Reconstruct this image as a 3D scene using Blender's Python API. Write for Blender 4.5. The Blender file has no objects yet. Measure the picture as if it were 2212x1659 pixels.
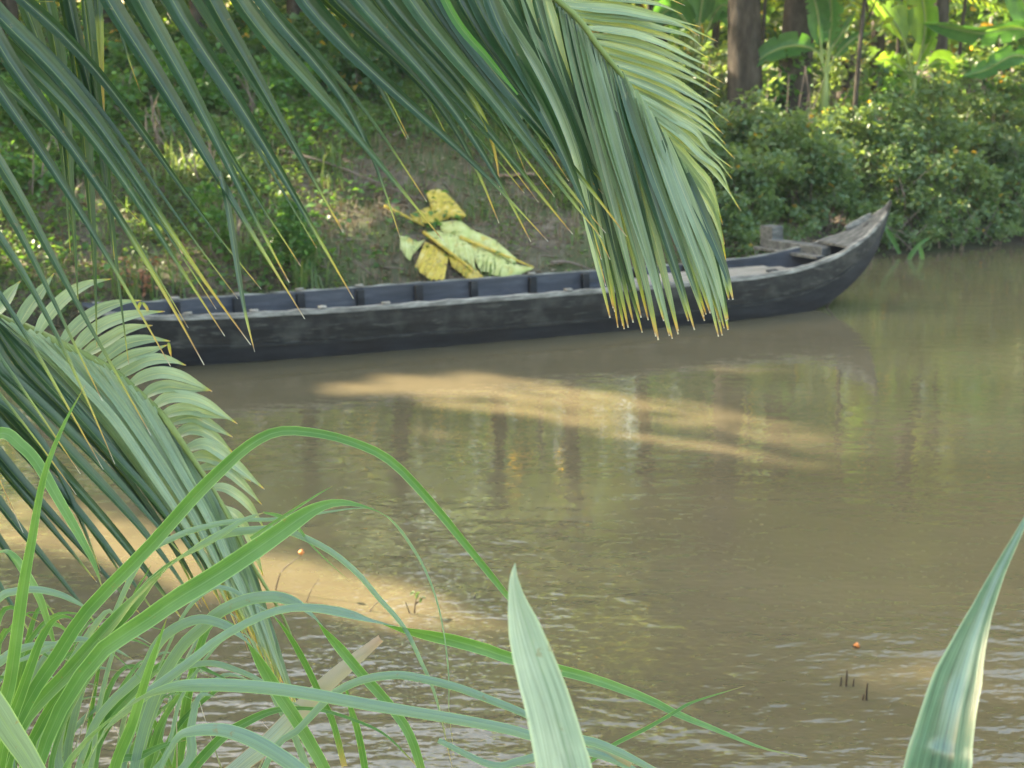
import bpy, math, random
import numpy as np
from mathutils import Vector, Matrix

# ------------------------------------------------------------------ camera, sky, sun
scn = bpy.context.scene
CAMH, PITCH, FPX = 2.7, math.radians(14.7), 3039.0
cam_d = bpy.data.cameras.new('camera'); cam = bpy.data.objects.new('camera', cam_d)
scn.collection.objects.link(cam); scn.camera = cam
cam.location = (0, 0, CAMH); cam.rotation_euler = (math.radians(90) - PITCH, 0, 0)
cam_d.sensor_width = 36; cam_d.lens = 36 * FPX / 2212; cam_d.clip_start = 0.05; cam_d.clip_end = 600
cam_d.dof.use_dof = True; cam_d.dof.focus_distance = 2.5; cam_d.dof.aperture_fstop = 8.5

SUN_EL = math.radians(30)
S = Vector((-0.88 * math.cos(SUN_EL), 0.475 * math.cos(SUN_EL), math.sin(SUN_EL))).normalized()   # towards the sun
w = bpy.data.worlds.new('World'); scn.world = w; w.use_nodes = True
nt = w.node_tree; bg = nt.nodes['Background']
sky = nt.nodes.new('ShaderNodeTexSky'); sky.sky_type = 'NISHITA'; sky.sun_disc = False
sky.sun_elevation = SUN_EL; sky.sun_rotation = math.atan2(S.x, S.y)
sky.air_density = 1.0; sky.dust_density = 3.0; sky.ozone_density = 1.0
warm = nt.nodes.new('ShaderNodeMix'); warm.data_type = 'RGBA'; warm.blend_type = 'MULTIPLY'; warm.inputs[0].default_value = 1; warm.inputs[7].default_value = (1.1, 1.0, .78, 1)   # white balance of the open shade
nt.links.new(sky.outputs[0], warm.inputs[6]); nt.links.new(warm.outputs[2], bg.inputs[0]); bg.inputs[1].default_value = 0.15
sd = bpy.data.lights.new('sun', 'SUN'); sd.energy = 5.0; sd.angle = math.radians(0.6); sd.color = (1.0, 0.85, 0.6)
so = bpy.data.objects.new('sun', sd); scn.collection.objects.link(so)
so.rotation_euler = S.to_track_quat('Z', 'Y').to_euler(); so.location = (-20, 10, 20)
scn.view_settings.view_transform = 'Standard'; scn.view_settings.look = 'None'
scn.view_settings.exposure = 2.9; scn.view_settings.gamma = 1.0

RS = random.Random(7); NR = np.random.default_rng(11)
COL = scn.collection

# ------------------------------------------------------------------ helpers
def tag(o, label=None, cat=None, group=None, kind=None):
    if label: o['label'] = label
    if cat: o['category'] = cat
    if group: o['group'] = group
    if kind: o['kind'] = kind
    return o

def empty(name, loc=(0, 0, 0), rz=0, **k):
    o = bpy.data.objects.new(name, None); COL.objects.link(o); o.empty_display_size = .1
    o.location = loc; o.rotation_euler = (0, 0, rz)
    return tag(o, **k)

def mesh(name, V, F, mat, parent=None, uv=None, smooth=True, world=False):
    """V: verts; F: faces; with world=True verts are world coordinates and are moved into the parent's frame"""
    V = np.asarray(V, dtype=np.float64).reshape(-1, 3)
    me = bpy.data.meshes.new(name)
    if isinstance(F, np.ndarray) and F.ndim == 2:
        n, k = F.shape
        me.vertices.add(len(V)); me.loops.add(n * k); me.polygons.add(n)
        me.loops.foreach_set('vertex_index', F.ravel().astype(np.int32))
        me.polygons.foreach_set('loop_start', (np.arange(n) * k).astype(np.int32))
        me.polygons.foreach_set('loop_total', np.full(n, k, np.int32))
        ff = F.ravel()
    else:
        me.from_pydata([tuple(v) for v in V], [], [tuple(f) for f in F])
        ff = np.array([i for f in F for i in f])
    o = bpy.data.objects.new(name, me); COL.objects.link(o)
    if parent:
        o.parent = parent
        if world:
            r = parent
            M = Matrix.Identity(4)
            while r is not None:
                M = Matrix.Translation(r.location) @ Matrix.Rotation(r.rotation_euler.z, 4, 'Z') @ M; r = r.parent
            M = np.array(M.inverted()); V = V @ M[:3, :3].T + M[:3, 3]
    me.vertices.foreach_set('co', V.ravel().astype(np.float32))
    me.update(calc_edges=True)
    if uv is not None:
        ul = me.uv_layers.new(name='UVMap'); uv = np.asarray(uv, dtype=np.float32)
        ul.data.foreach_set('uv', uv[ff].ravel())
    if smooth: me.polygons.foreach_set('use_smooth', np.ones(len(me.polygons), bool))
    if mat: me.materials.append(mat)
    me.validate(); me.update()
    return o

def rayd(px, py):
    x = (px - 1106) / FPX; y = -(py - 829.5) / FPX; c, s = math.cos(PITCH), math.sin(PITCH)
    return Vector((x, c + y * s, -s + y * c))
def at(px, py, Y):                       # world point seen at a pixel, Y metres ahead
    d = rayd(px, py); t = Y / d.y
    return Vector((d.x * t, Y, CAMH + d.z * t))
def onz(px, py, z=0.0):
    d = rayd(px, py); t = (z - CAMH) / d.z
    return Vector((d.x * t, d.y * t, z))
def to_px(P):                            # arrays (n,3) -> pixel
    c, s = math.cos(PITCH), math.sin(PITCH)
    x = P[:, 0]; y = P[:, 1]; z = P[:, 2] - CAMH
    dep = np.maximum(y * c - z * s, .05); up = y * s + z * c
    return 1106 + FPX * x / dep, 829.5 - FPX * up / dep

def catmull(pts, n):
    pts = [np.array(p, float) for p in pts]
    P = [2 * pts[0] - pts[1]] + pts + [2 * pts[-1] - pts[-2]]
    seg = len(pts) - 1; out = []
    for i in range(n + 1):
        u = i / n * seg; k = min(int(u), seg - 1); t = u - k
        a, b, c, d = P[k], P[k + 1], P[k + 2], P[k + 3]
        out.append(.5 * ((2 * b) + (c - a) * t + (2 * a - 5 * b + 4 * c - d) * t * t + (3 * b - a - 3 * c + d) * t ** 3))
    return np.array(out)

def tube(pts, radii, n=8, seg=None):
    if seg: 
        q = catmull([list(p) + [r] for p, r in zip(pts, radii)], seg); pts = q[:, :3]; radii = np.maximum(q[:, 3], .0005)
    pts = np.asarray(pts, float); V = []; F = []
    for i, p in enumerate(pts):
        t = pts[min(i + 1, len(pts) - 1)] - pts[max(i - 1, 0)]; t = t / (np.linalg.norm(t) + 1e-9)
        a = np.cross(t, (0, 0, 1) if abs(t[2]) < .9 else (1, 0, 0)); a /= np.linalg.norm(a); b = np.cross(t, a)
        for k in range(n):
            th = 2 * math.pi * k / n; V.append(p + radii[i] * (math.cos(th) * a + math.sin(th) * b))
    for i in range(len(pts) - 1):
        for k in range(n):
            k2 = (k + 1) % n; F.append((i * n + k, i * n + k2, (i + 1) * n + k2, (i + 1) * n + k))
    F.append(tuple(range(n))[::-1]); F.append(tuple((len(pts) - 1) * n + k for k in range(n)))
    return V, F

class MB:
    def __init__(s): s.V = []; s.F = []
    def add(s, V, F):
        o = len(s.V); s.V += [tuple(v) for v in V]; s.F += [tuple(i + o for i in f) for f in F]; return s
    def build(s, name, mat, parent=None, **k): return mesh(name, s.V, s.F, mat, parent, **k)

def beam(a, b, w_, h, up=(0, 0, 1), bev=.004, wob=0.0, seg=6):
    """bevelled bar from a to b (centres), width w_, height h, slightly uneven"""
    a = np.array(a, float); b = np.array(b, float); t = b - a; L = np.linalg.norm(t); t /= L
    up = np.array(up, float); sd_ = np.cross(t, up); sd_ /= np.linalg.norm(sd_); up = np.cross(sd_, t)
    hw, hh = w_ / 2, h / 2
    prof = [(-hw + bev, -hh), (hw - bev, -hh), (hw, -hh + bev), (hw, hh - bev), (hw - bev, hh), (-hw + bev, hh), (-hw, hh - bev), (-hw, -hh + bev)]
    V = []; F = []
    for i in range(seg + 1):
        c = a + t * L * i / seg; k = .96 if i in (0, seg) else 1
        o = up * RS.uniform(-wob, wob) + sd_ * RS.uniform(-wob, wob)
        for x, y in prof: V.append(c + o + sd_ * x * k + up * y * k)
    for i in range(seg):
        for k in range(8):
            F.append((i * 8 + k, i * 8 + (k + 1) % 8, (i + 1) * 8 + (k + 1) % 8, (i + 1) * 8 + k))
    F.append(tuple(range(8))[::-1]); F.append(tuple(seg * 8 + k for k in range(8)))
    return V, F

def ribbon(pts, widths, twist=(0,), fold=.22, seg=26, yel=None, waver=0.0, mid=.5):
    """folded leaf blade along pts (world), facing roughly towards the viewer's bank, turned about its own axis by twist degrees"""
    n = len(pts)
    W = np.interp(np.linspace(0, 1, seg + 1), np.linspace(0, 1, len(widths)), widths)
    T = np.interp(np.linspace(0, 1, seg + 1), np.linspace(0, 1, len(twist)), twist)
    P = catmull(pts, seg); V = []; UV = []; F = []
    prev = None
    ph = RS.uniform(0, 6)
    for i in range(seg + 1):
        t = P[min(i + 1, seg)] - P[max(i - 1, 0)]; t /= (np.linalg.norm(t) + 1e-9)
        v = np.array((0, 0, CAMH)) - P[i]; v /= np.linalg.norm(v)
        sdv = np.cross(t, v)
        if np.linalg.norm(sdv) < .05 and prev is not None: sdv = prev
        sdv /= np.linalg.norm(sdv); prev = sdv
        nv = np.cross(sdv, t)
        a = math.radians(T[i] + waver * math.sin(ph + 5 * i / seg)); s2 = sdv * math.cos(a) + nv * math.sin(a); n2 = nv * math.cos(a) - sdv * math.sin(a)
        w_ = max(W[i], .0004)
        u = i / seg
        if yel is not None:
            u = u / (1 - yel) * .85 if u < 1 - yel else .85 + (u - 1 + yel) / yel * .15
        for j, x in enumerate((-.5, -.27, mid - .5, .27, .5)):
            z = (abs(x - (mid - .5)) * 2) ** 1.0 * fold * w_ * .5 * 2
            V.append(P[i] + s2 * x * w_ + n2 * (z - fold * w_ * .5)); UV.append((u, x + .5 if j != 2 else .5))
    for i in range(seg):
        for j in range(4):
            F.append((i * 5 + j, i * 5 + j + 1, (i + 1) * 5 + j + 1, (i + 1) * 5 + j))
    return V, F, UV

# ------------------------------------------------------------------ materials
def newmat(name):
    m = bpy.data.materials.new(name); m.use_nodes = True; n = m.node_tree.nodes; n.clear()
    out = n.new('ShaderNodeOutputMaterial'); return m, n, m.node_tree.links, out
def N(n, t, **k):
    x = n.new(t)
    for a, b in k.items(): setattr(x, a, b)
    return x
def ramp(n, stops):
    r = n.new('ShaderNodeValToRGB'); e = r.color_ramp.elements
    while len(e) < len(stops): e.new(.5)
    for i, (p, c) in enumerate(stops): e[i].position = p; e[i].color = (*c, 1)
    return r
def leafmat(name, cols, trans=.42, rough=.42, spec=.5, tcol=1.6, stalky=False, yellow=0.0):
    """small leaves: colour differs leaf by leaf (random per island) and patch by patch"""
    m, n, l, out = newmat(name)
    g = N(n, 'ShaderNodeNewGeometry'); tc = N(n, 'ShaderNodeTexCoord')
    no = N(n, 'ShaderNodeTexNoise'); no.inputs['Scale'].default_value = 1.1; no.inputs['Detail'].default_value = 3
    l.new(tc.outputs['Object'], no.inputs['Vector'])
    ad = N(n, 'ShaderNodeMath', operation='MULTIPLY_ADD'); ad.inputs[1].default_value = .62; l.new(g.outputs['Random Per Island'], ad.inputs[0])
    mu = N(n, 'ShaderNodeMath', operation='MULTIPLY_ADD'); mu.inputs[1].default_value = 1.1; mu.inputs[2].default_value = -.36; l.new(no.outputs['Fac'], mu.inputs[0]); l.new(mu.outputs[0], ad.inputs[2])
    r = ramp(n, [(i / (len(cols) - 1), c) for i, c in enumerate(cols)]); l.new(ad.outputs[0], r.inputs[0])
    col = r.outputs[0]
    if yellow:
        gt = N(n, 'ShaderNodeMath', operation='GREATER_THAN'); gt.inputs[1].default_value = 1 - yellow; l.new(g.outputs['Random Per Island'], gt.inputs[0])
        mx = N(n, 'ShaderNodeMix', data_type='RGBA'); l.new(gt.outputs[0], mx.inputs[0]); l.new(col, mx.inputs[6]); mx.inputs[7].default_value = (.4, .26, .05, 1); col = mx.outputs[2]
    p = N(n, 'ShaderNodeBsdfPrincipled'); p.inputs['Roughness'].default_value = rough; p.inputs['Specular IOR Level'].default_value = spec
    l.new(col, p.inputs['Base Color'])
    t = N(n, 'ShaderNodeBsdfTranslucent'); mm = N(n, 'ShaderNodeMix', data_type='RGBA', blend_type='MULTIPLY'); mm.inputs[0].default_value = 1
    l.new(col, mm.inputs[6]); mm.inputs[7].default_value = (1.5 * tcol, 1.35 * tcol, .5 * tcol, 1); l.new(mm.outputs[2], t.inputs[0])
    ms = N(n, 'ShaderNodeMixShader'); ms.inputs[0].default_value = trans; l.new(p.outputs[0], ms.inputs[1]); l.new(t.outputs[0], ms.inputs[2])
    l.new(ms.outputs[0], out.inputs[0]); return m

def blademat(name, body, ribc, tipcols, back=None, trans=.3, rough=.38, spec=.6, streak=.25, tip0=.80, edge=None, spots=0.0, rib=.6, ribw=.04):
    """long leaf blades: u along the blade, v across it; fine lengthwise veins, pale midrib, dry tip"""
    m, n, l, out = newmat(name)
    uv = N(n, 'ShaderNodeUVMap'); sx = N(n, 'ShaderNodeSeparateXYZ'); l.new(uv.outputs[0], sx.inputs[0])
    tc = N(n, 'ShaderNodeTexCoord')
    oi = N(n, 'ShaderNodeObjectInfo')
    # body colour varied by noise, object
    no = N(n, 'ShaderNodeTexNoise'); no.inputs['Scale'].default_value = 14; no.inputs['Detail'].default_value = 5; l.new(tc.outputs['Object'], no.inputs['Vector'])
    a1 = N(n, 'ShaderNodeMath', operation='MULTIPLY_ADD'); a1.inputs[1].default_value = .6; l.new(oi.outputs['Random'], a1.inputs[0])
    a0 = N(n, 'ShaderNodeMath', operation='MULTIPLY_ADD'); a0.inputs[1].default_value = .9; a0.inputs[2].default_value = -.25; l.new(no.outputs['Fac'], a0.inputs[0]); l.new(a0.outputs[0], a1.inputs[2])
    rb = ramp(n, [(i / (len(body) - 1), c) for i, c in enumerate(body)]); l.new(a1.outputs[0], rb.inputs[0]); col = rb.outputs[0]
    if back:
        g = N(n, 'ShaderNodeNewGeometry'); mb = N(n, 'ShaderNodeMix', data_type='RGBA'); l.new(g.outputs['Backfacing'], mb.inputs[0]); l.new(col, mb.inputs[6]); mb.inputs[7].default_value = (*back, 1); col = mb.outputs[2]
    # veins
    cx = N(n, 'ShaderNodeCombineXYZ'); m1 = N(n, 'ShaderNodeMath', operation='MULTIPLY'); m1.inputs[1].default_value = 3; l.new(sx.outputs[0], m1.inputs[0]); l.new(m1.outputs[0], cx.inputs[0])
    m2 = N(n, 'ShaderNodeMath', operation='MULTIPLY'); m2.inputs[1].default_value = 26; l.new(sx.outputs[1], m2.inputs[0]); l.new(m2.outputs[0], cx.inputs[1]); l.new(oi.outputs['Random'], cx.inputs[2])
    vn = N(n, 'ShaderNodeTexNoise'); vn.inputs['Scale'].default_value = 1; vn.inputs['Detail'].default_value = 2; l.new(cx.outputs[0], vn.inputs['Vector'])
    vr = N(n, 'ShaderNodeMapRange'); vr.inputs[1].default_value = .3; vr.inputs[2].default_value = .7; vr.inputs[3].default_value = 1 - streak; vr.inputs[4].default_value = 1 + streak; l.new(vn.outputs['Fac'], vr.inputs[0])
    vm = N(n, 'ShaderNodeVectorMath', operation='SCALE'); l.new(col, vm.inputs[0]); l.new(vr.outputs[0], vm.inputs['Scale']); col = vm.outputs[0]
    # midrib
    d = N(n, 'ShaderNodeMath', operation='SUBTRACT'); d.inputs[1].default_value = .5; l.new(sx.outputs[1], d.inputs[0])
    ab = N(n, 'ShaderNodeMath', operation='ABSOLUTE'); l.new(d.outputs[0], ab.inputs[0])
    mr = N(n, 'ShaderNodeMapRange'); mr.inputs[1].default_value = ribw * .35; mr.inputs[2].default_value = ribw; mr.inputs[3].default_value = rib; mr.inputs[4].default_value = 0; l.new(ab.outputs[0], mr.inputs[0])
    mx = N(n, 'ShaderNodeMix', data_type='RGBA'); l.new(mr.outputs[0], mx.inputs[0]); l.new(col, mx.inputs[6]); mx.inputs[7].default_value = (*ribc, 1); col = mx.outputs[2]
    if edge:
        er = N(n, 'ShaderNodeMapRange'); er.inputs[1].default_value = .43; er.inputs[2].default_value = .49; er.inputs[3].default_value = 0; er.inputs[4].default_value = .8; l.new(ab.outputs[0], er.inputs[0])
        mx = N(n, 'ShaderNodeMix', data_type='RGBA'); l.new(er.outputs[0], mx.inputs[0]); l.new(col, mx.inputs[6]); mx.inputs[7].default_value = (*edge, 1); col = mx.outputs[2]
    if spots:
        sn = N(n, 'ShaderNodeTexNoise'); sn.inputs['Scale'].default_value = 45; sn.inputs['Detail'].default_value = 3; sn.inputs['Roughness'].default_value = .7; l.new(tc.outputs['Object'], sn.inputs['Vector'])
        sr = N(n, 'ShaderNodeMapRange'); sr.inputs[1].default_value = .66; sr.inputs[2].default_value = .72; sr.inputs[3].default_value = 0; sr.inputs[4].default_value = spots; l.new(sn.outputs['Fac'], sr.inputs[0])
        mx = N(n, 'ShaderNodeMix', data_type='RGBA'); l.new(sr.outputs[0], mx.inputs[0]); l.new(col, mx.inputs[6]); mx.inputs[7].default_value = (.22, .15, .06, 1); col = mx.outputs[2]
    if tipcols:
        tr = ramp(n, tipcols); l.new(sx.outputs[0], tr.inputs[0])
        wob = N(n, 'ShaderNodeMath', operation='MULTIPLY_ADD'); wob.inputs[1].default_value = .12; l.new(vn.outputs['Fac'], wob.inputs[0]); 
        sb = N(n, 'ShaderNodeMath', operation='SUBTRACT'); sb.inputs[1].default_value = .06; l.new(sx.outputs[0], sb.inputs[0]); l.new(sb.outputs[0], wob.inputs[2])
        tf = N(n, 'ShaderNodeMapRange'); tf.inputs[1].default_value = tip0; tf.inputs[2].default_value = tip0 + .07; l.new(wob.outputs[0], tf.inputs[0])
        mx = N(n, 'ShaderNodeMix', data_type='RGBA'); l.new(tf.outputs[0], mx.inputs[0]); l.new(col, mx.inputs[6]); l.new(tr.outputs[0], mx.inputs[7]); col = mx.outputs[2]
    p = N(n, 'ShaderNodeBsdfPrincipled'); p.inputs['Roughness'].default_value = rough; p.inputs['Specular IOR Level'].default_value = spec
    l.new(col, p.inputs['Base Color'])
    bp = N(n, 'ShaderNodeBump'); bp.inputs['Strength'].default_value = .25; bp.inputs['Distance'].default_value = .001; l.new(vn.outputs['Fac'], bp.inputs['Height']); l.new(bp.outputs[0], p.inputs['Normal'])
    t = N(n, 'ShaderNodeBsdfTranslucent'); mm = N(n, 'ShaderNodeMix', data_type='RGBA', blend_type='MULTIPLY'); mm.inputs[0].default_value = 1
    l.new(col, mm.inputs[6]); mm.inputs[7].default_value = (2.0, 2.0, .8, 1); l.new(mm.outputs[2], t.inputs[0])
    ms = N(n, 'ShaderNodeMixShader'); ms.inputs[0].default_value = trans; l.new(p.outputs[0], ms.inputs[1]); l.new(t.outputs[0], ms.inputs[2])
    l.new(ms.outputs[0], out.inputs[0]); return m

def roughmat(name, cols, scale=(3, 3, 3), rough=.8, bump=.4, dist=.01, spec=.3, detail=6, patches=None, coords='Object', contrast=(.3, .7)):
    m, n, l, out = newmat(name)
    tc = N(n, 'ShaderNodeTexCoord'); mp = N(n, 'ShaderNodeMapping'); mp.inputs['Scale'].default_value = scale; l.new(tc.outputs[coords], mp.inputs[0])
    no = N(n, 'ShaderNodeTexNoise'); no.inputs['Scale'].default_value = 1; no.inputs['Detail'].default_value = detail; no.inputs['Roughness'].default_value = .65; l.new(mp.outputs[0], no.inputs['Vector'])
    mr = N(n, 'ShaderNodeMapRange'); mr.inputs[1].default_value, mr.inputs[2].default_value = contrast; l.new(no.outputs['Fac'], mr.inputs[0])
    r = ramp(n, [(i / (len(cols) - 1), c) for i, c in enumerate(cols)]); l.new(mr.outputs[0], r.inputs[0]); col = r.outputs[0]
    if patches:
        c2, sc, lo, hi = patches
        n2 = N(n, 'ShaderNodeTexNoise'); n2.inputs['Scale'].default_value = sc; n2.inputs['Detail'].default_value = 4; l.new(tc.outputs[coords], n2.inputs['Vector'])
        m2 = N(n, 'ShaderNodeMapRange'); m2.inputs[1].default_value = lo; m2.inputs[2].default_value = hi; l.new(n2.outputs['Fac'], m2.inputs[0])
        mx = N(n, 'ShaderNodeMix', data_type='RGBA'); l.new(m2.outputs[0], mx.inputs[0]); l.new(col, mx.inputs[6]); mx.inputs[7].default_value = (*c2, 1); col = mx.outputs[2]
    p = N(n, 'ShaderNodeBsdfPrincipled'); p.inputs['Roughness'].default_value = rough; p.inputs['Specular IOR Level'].default_value = spec; l.new(col, p.inputs['Base Color'])
    b = N(n, 'ShaderNodeBump'); b.inputs['Strength'].default_value = bump; b.inputs['Distance'].default_value = dist; l.new(no.outputs['Fac'], b.inputs['Height']); l.new(b.outputs[0], p.inputs['Normal'])
    l.new(p.outputs[0], out.inputs[0]); return m

M = {}
M['ground'] = roughmat('bank_mud', [(.05, .038, .027), (.125, .098, .072), (.22, .18, .14)], (6, 6, 6), .9, .8, .05, patches=((.075, .09, .035), 1.3, .42, .58))
M['litter'] = leafmat('litter_leaf', [(.1, .06, .035), (.2, .14, .09), (.3, .25, .19)], .1, .7, .3, 1)
M['cover'] = leafmat('ground_cover_leaf', [(.045, .09, .025), (.085, .15, .04), (.14, .22, .07)], .4, .45, .4)
M['weed'] = leafmat('weed_leaf', [(.04, .1, .03), (.08, .18, .045), (.13, .26, .06)], .42, .4, .5)
M['grass_far'] = leafmat('bank_grass_blade', [(.06, .11, .035), (.11, .18, .06), (.19, .22, .11)], .35, .5, .4)
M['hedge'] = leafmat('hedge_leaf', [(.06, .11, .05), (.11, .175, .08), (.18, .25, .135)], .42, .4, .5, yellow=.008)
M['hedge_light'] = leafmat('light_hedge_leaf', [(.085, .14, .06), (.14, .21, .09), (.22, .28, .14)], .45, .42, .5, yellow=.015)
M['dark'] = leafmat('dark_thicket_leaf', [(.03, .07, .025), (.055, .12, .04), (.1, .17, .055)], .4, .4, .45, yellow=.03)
M['crown'] = leafmat('crown_leaf', [(.04, .075, .018), (.07, .12, .028), (.15, .18, .035)], .6, .42, .45, tcol=3.6, yellow=.04)
M['bark'] = roughmat('bark', [(.02, .016, .012), (.05, .04, .03), (.1, .082, .065)], (9, 9, 3), .9, .9, .03)
M['stem'] = roughmat('stem_bark', [(.14, .1, .08), (.26, .2, .17)], (20, 20, 5), .8, .3, .005)
M['twig'] = roughmat('wet_twig', [(.03, .02, .015), (.08, .055, .04)], (20, 20, 5), .6, .3, .005)
M['hull'] = roughmat('tarred_hull_wood', [(.005, .005, .005), (.016, .015, .015), (.15, .14, .125)], (4, 30, 26), .6, .9, .01, .35, patches=((.05, .047, .042), 5.5, .48, .7), contrast=(.3, .82))
M['inside'] = roughmat('inner_hull_wood', [(.026, .028, .038), (.055, .058, .076), (.12, .125, .145)], (2, 2, 14), .6, .4, .004, .35, contrast=(.3, .8))
M['rail'] = roughmat('worn_rail_wood', [(.05, .047, .044), (.22, .205, .19), (.42, .4, .37)], (5, 22, 22), .75, .4, .004)
M['deck'] = roughmat('pale_deck_wood', [(.14, .125, .11), (.26, .235, .21), (.38, .345, .31)], (2.5, 24, 24), .75, .4, .004)
M['plank'] = roughmat('grey_brown_plank', [(.045, .044, .045), (.11, .108, .104), (.21, .2, .185)], (4, 20, 20), .8, .5, .004)
M['tar'] = roughmat('black_bottom_wood', [(.008, .008, .01), (.018, .018, .022), (.03, .03, .035)], (2, 12, 12), .6, .3, .004)
TIP = [(.78, (.13, .2, .045)), (.88, (.27, .3, .06)), (.95, (.44, .3, .05)), (.98, (.3, .17, .07)), (1.0, (.5, .48, .45))]
M['leaflet'] = blademat('palm_leaflet', [(.014, .042, .017), (.03, .07, .03), (.06, .115, .045)], (.2, .25, .07), TIP, trans=.22, rough=.33, spec=.7, tip0=.79, back=(.05, .095, .05), spots=.35)
M['leaflet_pale'] = blademat('pale_palm_leaflet', [(.14, .2, .115), (.2, .27, .155), (.28, .35, .21)], (.42, .42, .2), TIP, trans=.25, rough=.34, spec=.7, tip0=.80, spots=.3)  # paler copy of the palm leaflet; light on the fronds is in its colour
M['rachis'] = roughmat('palm_rachis', [(.13, .18, .05), (.22, .26, .08)], (9, 9, 9), .5, .2, .002)
GT = [(.8, (.2, .3, .06)), (.95, (.3, .25, .08)), (1.0, (.35, .25, .12))]
M['blade'] = blademat('grass_blade', [(.05, .14, .03), (.09, .2, .05), (.15, .27, .1)], (.2, .31, .16), GT, back=(.165, .25, .2), rib=.45, ribw=.035, trans=.38, rough=.42, spec=.5, streak=.16, tip0=.93, edge=(.3, .46, .2), spots=.5)
M['blade_dry'] = blademat('drying_grass_blade', [(.2, .28, .12), (.3, .3, .2), (.38, .32, .26)], (.4, .4, .3), [(.5, (.33, .31, .29)), (.9, (.36, .31, .3)), (1, (.4, .27, .24))], back=(.28, .33, .33), trans=.3, rough=.5, spec=.4, tip0=.5, edge=(.35, .2, .15))
M['strap'] = blademat('strap_leaf', [(.13, .21, .17), (.22, .31, .27), (.38, .47, .43)], (.16, .26, .17), None, rib=.5, ribw=.03, trans=.2, rough=.24, spec=1.0, streak=.22, edge=(.5, .6, .45), spots=.4)
M['strap_dark'] = blademat('green_strap_leaf', [(.025, .075, .042), (.06, .13, .085), (.17, .26, .2)], (.14, .24, .15), None, rib=.5, ribw=.03, trans=.15, rough=.22, spec=1.0, streak=.4, edge=(.4, .5, .38), spots=.2)
M['banana'] = blademat('banana_leaf', [(.045, .13, .035), (.07, .18, .045), (.1, .24, .06)], (.3, .4, .12), None, trans=.5, rough=.4, spec=.5, streak=.15)
M['banana_lit'] = blademat('lit_banana_leaf', [(.1, .2, .03), (.15, .26, .04), (.2, .32, .06)], (.35, .42, .12), None, trans=.6, rough=.4, spec=.5, streak=.15)  # banana leaf copy, brightened and yellowed so sunlight is in its colour
M['banana_stalk'] = roughmat('banana_stalk', [(.16, .22, .06), (.3, .34, .12)], (8, 8, 3), .5, .2, .004)
M['yellow'] = roughmat('yellow_dry_leaf', [(.3, .27, .05), (.55, .4, .06), (.6, .5, .2)], (9, 9, 9), .55, .4, .004, patches=((.16, .1, .05), 14, .6, .68))
M['palegreen'] = roughmat('pale_green_dry_leaf', [(.36, .4, .12), (.48, .5, .2), (.58, .58, .3)], (9, 9, 9), .55, .3, .004, patches=((.5, .4, .1), 6, .6, .7))
M['rust'] = leafmat('rust_dry_leaf', [(.25, .1, .05), (.4, .18, .1), (.45, .26, .18)], .2, .6, .3, 1)
M['orange'] = roughmat('orange_bud', [(.6, .15, .03), (.8, .3, .08)], (60, 60, 60), .4, .1, .001)

# the mud is wet and dark along the waterline
gm = M['ground']; gn = gm.node_tree.nodes; gl = gm.node_tree.links; gp = [x for x in gn if x.type == 'BSDF_PRINCIPLED'][0]; src = gp.inputs['Base Color'].links[0].from_socket
ge = gn.new('ShaderNodeNewGeometry'); gs = gn.new('ShaderNodeSeparateXYZ'); gl.new(ge.outputs['Position'], gs.inputs[0])
gr = gn.new('ShaderNodeMapRange'); gr.inputs[1].default_value = .04; gr.inputs[2].default_value = .3; gr.inputs[3].default_value = .35; gr.inputs[4].default_value = 1; gl.new(gs.outputs[2], gr.inputs[0])
gv = gn.new('ShaderNodeVectorMath'); gv.operation = 'SCALE'; gl.new(src, gv.inputs[0]); gl.new(gr.outputs[0], gv.inputs['Scale']); gl.new(gv.outputs[0], gp.inputs['Base Color'])

# muddy water
m, n, l, out = newmat('muddy_water')
tc = N(n, 'ShaderNodeTexCoord')
def wn(scale, rot, detail):
    mp = N(n, 'ShaderNodeMapping'); mp.inputs['Scale'].default_value = scale; mp.inputs['Rotation'].default_value = (0, 0, rot); l.new(tc.outputs['Object'], mp.inputs[0])
    x = N(n, 'ShaderNodeTexNoise'); x.inputs['Scale'].default_value = 1; x.inputs['Detail'].default_value = detail; l.new(mp.outputs[0], x.inputs['Vector']); return x.outputs['Fac']
w1 = wn((3.0, 6.5, 1), .12, 3); w2 = wn((11, 19, 1), -.1, 2); w3 = wn((.5, .8, 1), .2, 1)
cl = wn((.35, .9, 1), .3, 4)
rb = ramp(n, [(.35, (.108, .089, .052)), (.65, (.136, .112, .066))]); l.new(cl, rb.inputs[0])
p = N(n, 'ShaderNodeBsdfPrincipled'); l.new(rb.outputs[0], p.inputs['Base Color']); p.inputs['Roughness'].default_value = .02; p.inputs['IOR'].default_value = 1.58
amp = N(n, 'ShaderNodeMapRange'); amp.inputs[1].default_value = .35; amp.inputs[2].default_value = .65; amp.inputs[3].default_value = .2; amp.inputs[4].default_value = 1.7; l.new(w3, amp.inputs[0])
hm = N(n, 'ShaderNodeMath', operation='MULTIPLY'); l.new(w1, hm.inputs[0]); l.new(amp.outputs[0], hm.inputs[1])
h2 = N(n, 'ShaderNodeMath', operation='MULTIPLY_ADD'); h2.inputs[1].default_value = .22; l.new(w2, h2.inputs[0]); l.new(hm.outputs[0], h2.inputs[2])
b = N(n, 'ShaderNodeBump'); b.inputs['Strength'].default_value = 1; b.inputs['Distance'].default_value = .028
sy = N(n, 'ShaderNodeSeparateXYZ'); l.new(tc.outputs['Object'], sy.inputs[0])
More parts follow.
